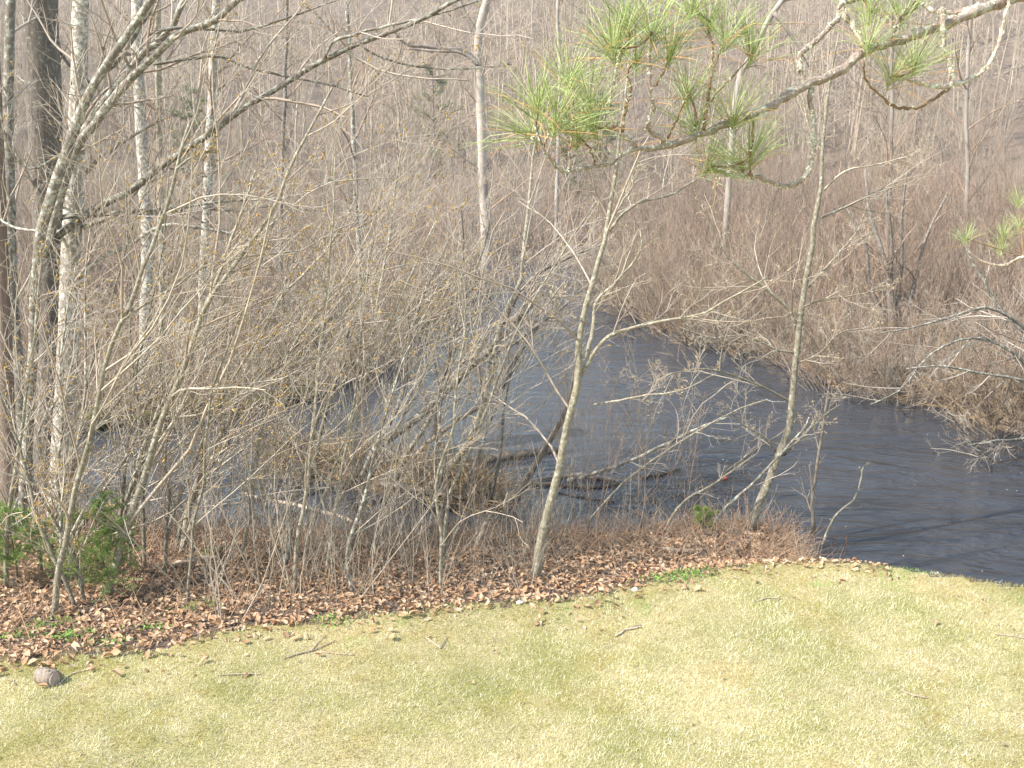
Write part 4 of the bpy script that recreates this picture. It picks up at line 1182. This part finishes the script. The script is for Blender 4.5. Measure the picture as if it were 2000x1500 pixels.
# ------------------------------------------------------------------ young conifers
def seedling(name, label, px, py, hgt, nb=16, ns=1.,  tintc=((.15, .235, .055), (.29, .40, .12)), spread=.75, YY=None):
    g = on_ground(px, py)
    root = empty(name, g, label, 'conifer')
    K = 9
    P = np.array([g + [0.02 * math.sin(t * 5), 0, hgt * t - .03] for t in np.linspace(0, 1, K)])
    R = np.linspace(.011, .003, K) * (hgt / .8)
    Tubes().add(P, R, 6).build('stem', M['dark_bark'], root)
    Q, r = grow(P[None], R[None], nb, .12, 1, 1.25, spread, 7, .06, .15, .6, .002, -.01)
    for i in range(nb):
        S_, s_ = grow(Q[i:i + 1], r[i:i + 1], 12, .15, 1, .8, .45, 4, .06, .0, .6, .0012, 0)
        n3 = 44
        pts, dirs = [], []
        for A in (np.concatenate([Q[i:i + 1], Q[i:i + 1]]), S_):
            kk = A.shape[1]
            m_ = len(A) * n3
            ii = np.repeat(np.arange(len(A)), n3); f = RNG.random(m_) * (kk - 1.001); j = f.astype(int); w = (f - j)[:, None]
            pts.append(A[ii, j] * (1 - w) + A[ii, j + 1] * w); dirs.append(unit(A[ii, j + 1] - A[ii, j]))
        p = np.concatenate(pts); d = np.concatenate(dirs); m_ = len(p)
        rv = RNG.normal(size=(m_, 3)); rv[:, 2] *= .6
        nd = unit(d * .75 + unit(rv - d * (rv * d).sum(1, keepdims=True)))
        ln = ns * (.022 + .016 * RNG.random(m_))[:, None]
        sd = unit(np.cross(nd, RNG.normal(size=(m_, 3)))) * .003 * ns
        V = np.stack([p - sd, p + sd, p + nd * ln], 1).reshape(-1, 3)
        t = RNG.random((m_, 1))
        col = np.array(tintc[0]) * (1 - t) + np.array(tintc[1]) * t
        me = mesh('bough', V, [np.arange(m_ * 3).reshape(-1, 3)], M['spruce'], col=np.repeat(col, 3, 0), smooth=False)
        b = tag(obj('bough', me, root), kind='stuff')
        tag(Tubes().add(Q[i:i + 1], r[i:i + 1], 4).add(S_, s_, 3).build('twigs', M['dry_stalk'], b), kind='stuff')
    return root


seedling('young_conifer', 'soft green young conifer at the left edge below the trunks', 34, 1140, .95, 36, spread=.62)
seedling('young_conifer', 'soft green young conifer in front of the lichened trunk', 205, 1160, 1.05, 40, spread=.58)
seedling('young_conifer', 'small green conifer seedling between the two left ones', 110, 1130, .75, 26, spread=.75)
seedling('young_conifer', 'little bright green conifer seedling left of the crooked tree', 1372, 1040, .40, 16, 1., ((.22, .29, .05), (.38, .46, .12)), spread=.7)


for lab, px, py, hg in [('dim green evergreen tree deep in the upper left wood', 395, 470, 6.2), ('narrow dim evergreen tree in the wood above the islet', 850, 400, 7.5), ('small dim evergreen tree beyond the river bend behind the pine bough', 1105, 425, 5.5), ('short dim evergreen in the wood behind the pine bough', 1180, 420, 6.)]:
    seedling('evergreen_tree', lab, px, py, hg, 44, 2.6, ((.15, .17, .10), (.24, .27, .15)), spread=.26)

# green ground cover at the foot of the litter
n = 900
cx = RNG.choice(np.arange(12), n)
cs = np.array([on_ground(a, b) for a, b in [(115, 1222), (85, 1232), (150, 1245), (135, 1252), (40, 1250), (215, 1262), (300, 1235), (390, 1190), (650, 1218), (1330, 1132), (1290, 1138), (1360, 1126)]])
p = cs[cx] + RNG.normal(size=(n, 3)) * [.12, .07, 0]
z = height(p[:, 0], p[:, 1]) + .04 + .03 * RNG.random(n)
q, f4, f3 = leaf_geo(n, p[:, 0], p[:, 1], z, .02 + .02 * RNG.random(n), .4)
t = RNG.random((n, 1)); col = np.repeat(np.array([.10, .21, .035]) * (1 - t) + np.array([.22, .34, .08]) * t, 8, 0)
tag(obj('ground_cover', mesh('ground_cover', q, [f4, f3], M['leaf'], col=col)), 'small fresh green leaves sprouting at the lawn edge', 'ground cover', kind='stuff')

# ------------------------------------------------------------------ pine bough near the camera
M['pine_needle'] = bark('yellow green pine needles', (.18, .27, .075), (.35, .44, .16), None, scale=30, bump=0, hue=(.43, .49, .22), rough=.45)
M['dead_needle'] = bark('orange dead pine needles', (.42, .22, .07), (.55, .34, .14), None, scale=30, bump=0)


def PY(x): return 1.95 + .62 * (x - 1047) / 963


tb = np.array([3.3, 3.3, H(3.3, 3.3) - .05])
pine = empty('pine_tree', tb + [0, 0, .05], 'pine tree whose lichened bough hangs across the upper right', 'pine')
K = 12
tp = np.array([tb + [.15 * math.sin(t * 3), .1 * t, 13 * t] for t in np.linspace(0, 1, K)])
Tubes().add(tp, np.linspace(.19, .06, K), 14).build('trunk', M['pine_bark'], pine)


def bough(pts, w, parent, dy=0., y0=None, mat='pine_bark', name='branch', jit=.0014):
    p = np.array(pts, float)
    ww = np.interp(np.linspace(0, 1, len(p)), np.linspace(0, 1, len(w)), w)
    n_ = len(p)
    base = PY(p[0, 0]) if y0 is None else y0
    q = np.array([at_y(a, b, base + dy * i / (n_ - 1)) for i, (a, b) in enumerate(pts)]) if name != 'main_limb' else np.array([at_y(a, b, PY(a)) for a, b in pts])
    r = .37 * ww * np.linalg.norm(q - [0, 0, CAMZ], axis=1) / FPX
    o = resample(np.column_stack([q, r]), n_ * 4)
    o[1:-1, :3] += RNG.normal(size=(len(o) - 2, 3)) * jit
    o[:, 3] = np.maximum(o[:, 3] * (1 + .13 * RNG.normal(size=len(o))), .0012)
    return o[:, :3], o[:, 3], Tubes().add(o[:, :3], o[:, 3], 8, cap=True).build(name, M[mat], parent)


mp_, mr_, main = bough([(2010, -12), (1925, 15), (1850, 45), (1760, 75), (1690, 100), (1640, 140), (1580, 165), (1500, 210), (1450, 230), (1400, 250), (1330, 275), (1290, 288), (1240, 292), (1215, 310), (1170, 325), (1110, 335), (1085, 325), (1065, 300), (1050, 250), (1047, 205)],
                       [25, 26, 25, 26, 24, 22, 22, 21, 19, 18, 17, 16, 13, 10, 9, 9, 8, 7, 6, 5], pine, name='main_limb')
k0 = mp_[0]; end = np.array([tp[5][0], tp[5][1], k0[2] + .35])
Tubes().add(np.linspace(end, k0, 8) + np.sin(np.linspace(0, np.pi, 8))[:, None] * [0, 0, .05], np.linspace(.035, mr_[0], 8), 8).build('branch', M['pine_bark'], pine)
SUB = [([(1297, 288), (1297, 270), (1273, 259), (1266, 238), (1276, 217), (1271, 175), (1269, 105), (1273, 62)], [13, 11, 9, 6], -.06),
       ([(1276, 168), (1294, 147), (1311, 101)], [6, 5], -.03),
       ([(1241, 287), (1210, 252), (1192, 224), (1189, 200), (1203, 140), (1213, 98)], [13, 14, 11, 5, 4], .05),
       ([(1205, 246), (1180, 250), (1157, 245)], [8, 6], -.05),
       ([(1215, 258), (1224, 203), (1231, 175), (1226, 140), (1245, 118)], [9, 8, 5], .04),
       ([(1304, 270), (1325, 227), (1345, 183)], [6, 4], -.1),
       ([(1373, 255), (1380, 210), (1384, 168), (1393, 140), (1391, 87), (1384, 40)], [9, 8, 6, 5], .03),
       ([(1390, 198), (1405, 175), (1440, 140), (1471, 101)], [5, 4], .06),
       ([(1392, 140), (1404, 105), (1417, 75)], [4, 4], -.04),
       ([(1471, 224), (1471, 260), (1466, 300)], [6, 5], -.05),
       ([(1585, 171), (1582, 196), (1589, 238), (1590, 266), (1587, 308), (1573, 343), (1552, 360), (1527, 364), (1496, 353), (1465, 343), (1440, 345), (1401, 336), (1389, 325)], [14, 13, 12, 12, 11, 9, 8, 7], -.1),
       ([(1468, 350), (1464, 325), (1467, 302)], [5, 4], -.02), ([(1450, 343), (1449, 318)], [5, 4], .02),
       ([(1578, 168), (1566, 147), (1561, 122), (1570, 101), (1590, 84), (1622, 52), (1636, 35), (1643, 10), (1685, -5)], [14, 13, 12, 10], .1),
       ([(1685, 92), (1671, 56), (1650, 31), (1646, 0)], [13, 15, 12], .06),
       ([(1839, 40), (1841, 17), (1841, 52), (1843, 87), (1855, 122), (1860, 150), (1855, 168), (1825, 171), (1790, 161), (1769, 154), (1741, 148)], [10, 12, 11, 10, 8, 6], -.08),
       ([(1857, 166), (1905, 150), (1937, 115), (1955, 70), (1965, 21), (1980, -15)], [10, 9, 8], .05),
       ([(1855, 170), (1825, 192), (1790, 210), (1755, 210), (1734, 200), (1706, 175), (1688, 147), (1685, 118)], [8, 8, 6, 5], -.06),
       ([(2010, -25), (1960, -2), (1895, 18), (1840, 24), (1800, 8), (1770, -10)], [14, 12, 8], .12),
       ([(1735, 85), (1755, 38), (1786, 3), (1800, -20)], [10, 8], .05),
       ([(1165, 326), (1150, 290), (1132, 268)], [5, 4], -.02), ([(1063, 290), (1075, 258), (1086, 236)], [4, 4], -.04), ([(1110, 333), (1118, 240), (1117, 175), (1112, 152)], [5, 5, 4], .05),
       ([(1056, 275), (1042, 268), (1035, 258)], [4, 3], .04), ([(1189, 205), (1165, 196), (1150, 190)], [4, 3], -.05), ([(1360, 262), (1357, 247)], [4, 3], .02),
       ([(1440, 235), (1432, 228)], [5, 4], -.03), ([(1700, 95), (1697, 84)], [5, 4], -.03)]
ends = [mp_[-6:]]
crust = Tubes()


def crusts(p, r, n_):
    f = RNG.random(n_) * (len(p) - 1.001); i = f.astype(int); c = p[i] + (p[i + 1] - p[i]) * (f - i)[:, None]
    d = unit(RNG.normal(size=(n_, 3)) + [0, 0, .3]); t = unit(np.cross(d, RNG.normal(size=(n_, 3)))) * (.002 + .004 * RNG.random(n_))[:, None]
    c = c + d * r[i][:, None] * .95
    crust.add(np.stack([c - t, c + d * .001, c + t], 1), np.stack([np.full(n_, .0005), .0009 + .0014 * RNG.random(n_), np.full(n_, .0005)], 1), 5)


crusts(mp_, mr_, 170)
for pts, w, dy in SUB:
    p, r, o = bough(pts, w, main, dy, mat='pine_bark' if max(w) > 9 else 'pine_twig', name='side_branch')
    crusts(p, r, 12 * len(pts) if max(w) > 9 else 3 * len(pts))
    if len(pts) < 13: ends.append(p[-5:])


def tuft(c, d, L, parent, n=50, dead=6, nm='needle_tuft', rad=.00066):
    d = unit(d * .7 + np.array([0, 0, .45]))
    for kind, m_, mt in ((nm, n, 'pine_needle'), ('dead_needles', dead, 'dead_needle')):
        if not m_: continue
        rv = RNG.normal(size=(m_, 3)); perp = unit(rv - d * (rv @ d)[:, None])
        a = (.15 + .95 * RNG.random(m_) ** .8)[:, None]
        if kind == 'dead_needles': a = a + .7
        dd = d * np.cos(a) + perp * np.sin(a)
        st = c - d * (.035 * RNG.random(m_))[:, None]
        ln = (L * (.75 + .35 * RNG.random(m_)))[:, None]
        bend = np.array([0, 0, -.10]) + RNG.normal(size=(m_, 3)) * .05
        P = np.stack([st, st + dd * ln * .35, st + (dd + bend * .35) * ln * .7, st + (dd + bend) * ln], 1)
        R = np.tile(np.array([.7, 1., .9, .35]) * rad, (m_, 1))
        o = Tubes().add(P, R, 3).build(kind, M[mt], parent)
        tag(o, kind='stuff')


skip = 0
TUFTS = [(1047, 198, 0, .5), (1112, 150, .3, 1), (1086, 234, .3, 1), (1132, 266, .3, .6), (1035, 257, -.8, .4), (1150, 190, -.3, .8), (1213, 96, 0, 1), (1195, 92, -.3, 1), (1245, 116, .2, 1), (1273, 58, 0, 1), (1311, 99, .3, 1),
         (1346, 181, .3, 1), (1384, 38, 0, 1), (1417, 73, .3, 1), (1471, 100, .2, 1), (1357, 246, -.2, .8), (1430, 228, 0, 1), (1466, 298, .2, 1), (1449, 316, -.2, .7), (1389, 324, .6, .2), (1697, 83, .2, .6), (1741, 147, .3, .8),
         (1225, 40, .1, 1), (1350, 8, .1, 1), (1760, 30, .2, 1), (1790, 120, .3, .3), (1700, 20, .0, 1), (1157, 244, -.4, .3)]
for a, b, dx, dz in TUFTS:
    y_ = PY(a) + RNG.normal() * .03
    c = at_y(a, b, y_)
    # nearest branch end keeps the tuft on its twig
    cand = min((e[-1] for e in ends), key=lambda e: np.linalg.norm((e - c) * [1, .15, 1]))
    if np.linalg.norm((cand - c) * [1, .15, 1]) < .03: c = cand
    else:
        j = np.argmin([np.linalg.norm(e[-1] - c) for e in ends]); e0 = ends[j][-1]
        Tubes().add(np.linspace(e0, c, 5) + np.sin(np.linspace(0, np.pi, 5))[:, None] * [.01, 0, -.012], np.linspace(.003, .002, 5), 5).build('side_branch', M['pine_twig'], main)
    tuft(c, np.array([dx, RNG.normal() * .35, dz]), .112 + .022 * RNG.random(), main)
tag(crust.build('lichen', M['lichen'], main), kind='stuff')
# beard lichen on the hanging loop
c = at_y(1588, 282, PY(1585) - .05)
P0 = np.tile(np.array([c, c + [0, 0, .012]]), (1, 1, 1))
Q, r = grow(P0, np.full((1, 2), .001), 50, 0, 1, 1.3, 1.6, 5, .5, 0, .6, .0008)
tag(Tubes().add(Q, r, 3).build('lichen', M['lichen'], main), kind='stuff')
# lower bough at the right edge, further away
YB = 4.7
a0 = at_y(2010, 500, YB)
lb = np.linspace(np.array([tp[3][0] - .1, tp[3][1], a0[2] + .25]), a0, 8)
Tubes().add(lb, np.linspace(.03, .012, 8), 6).build('branch', M['pine_bark'], pine)
p, r, low_b = bough([(2012, 500), (1985, 506), (1965, 518), (1940, 516), (1915, 508), (1893, 490), (1886, 470)], [8, 7, 5, 4], pine, .1, YB)
bough([(1965, 518), (1958, 500), (1955, 490)], [4, 3], low_b, 0, YB, name='side_branch')
for a, b, dx in [(1886, 466, -.1), (1956, 488, 0), (1992, 440, 0), (1960, 460, .1), (1990, 395, .2)]:
    c = at_y(a, b, YB + .05)
    Tubes().add(np.linspace(p[2], c, 4), np.linspace(.003, .002, 4), 4).build('side_branch', M['pine_twig'], low_b)
    tuft(c, np.array([dx, 0, 1.]), .11, low_b, 46, 3)

# ------------------------------------------------------------------ thin air volume added to imitate lens veiling and lighten the background
hz, nt, b = nodes_of('haze air')
nt.nodes.remove(b)
pv = N(nt, 'ShaderNodeVolumePrincipled')
pv.inputs['Color'].default_value = (.93, .92, .95, 1)
pv.inputs['Density'].default_value = .0008
nt.links.new(pv.outputs[0], nt.nodes['Material Output'].inputs['Volume'])
lo_, hi_ = np.array([-460., -160., -3.]), np.array([460., 520., 48.])
V = np.array([[x, y, z] for z in (0, 1) for y in (0, 1) for x in (0, 1)]) * (hi_ - lo_) + lo_
F = np.array([[0, 2, 3, 1], [4, 5, 7, 6], [0, 1, 5, 4], [2, 6, 7, 3], [0, 4, 6, 2], [1, 3, 7, 5]])
tag(obj('lens_veil', mesh('lens_veil', V, [F], hz, smooth=False)), 'thin pale air volume added to imitate lens veiling over the background', 'lens_veil', kind='stuff')
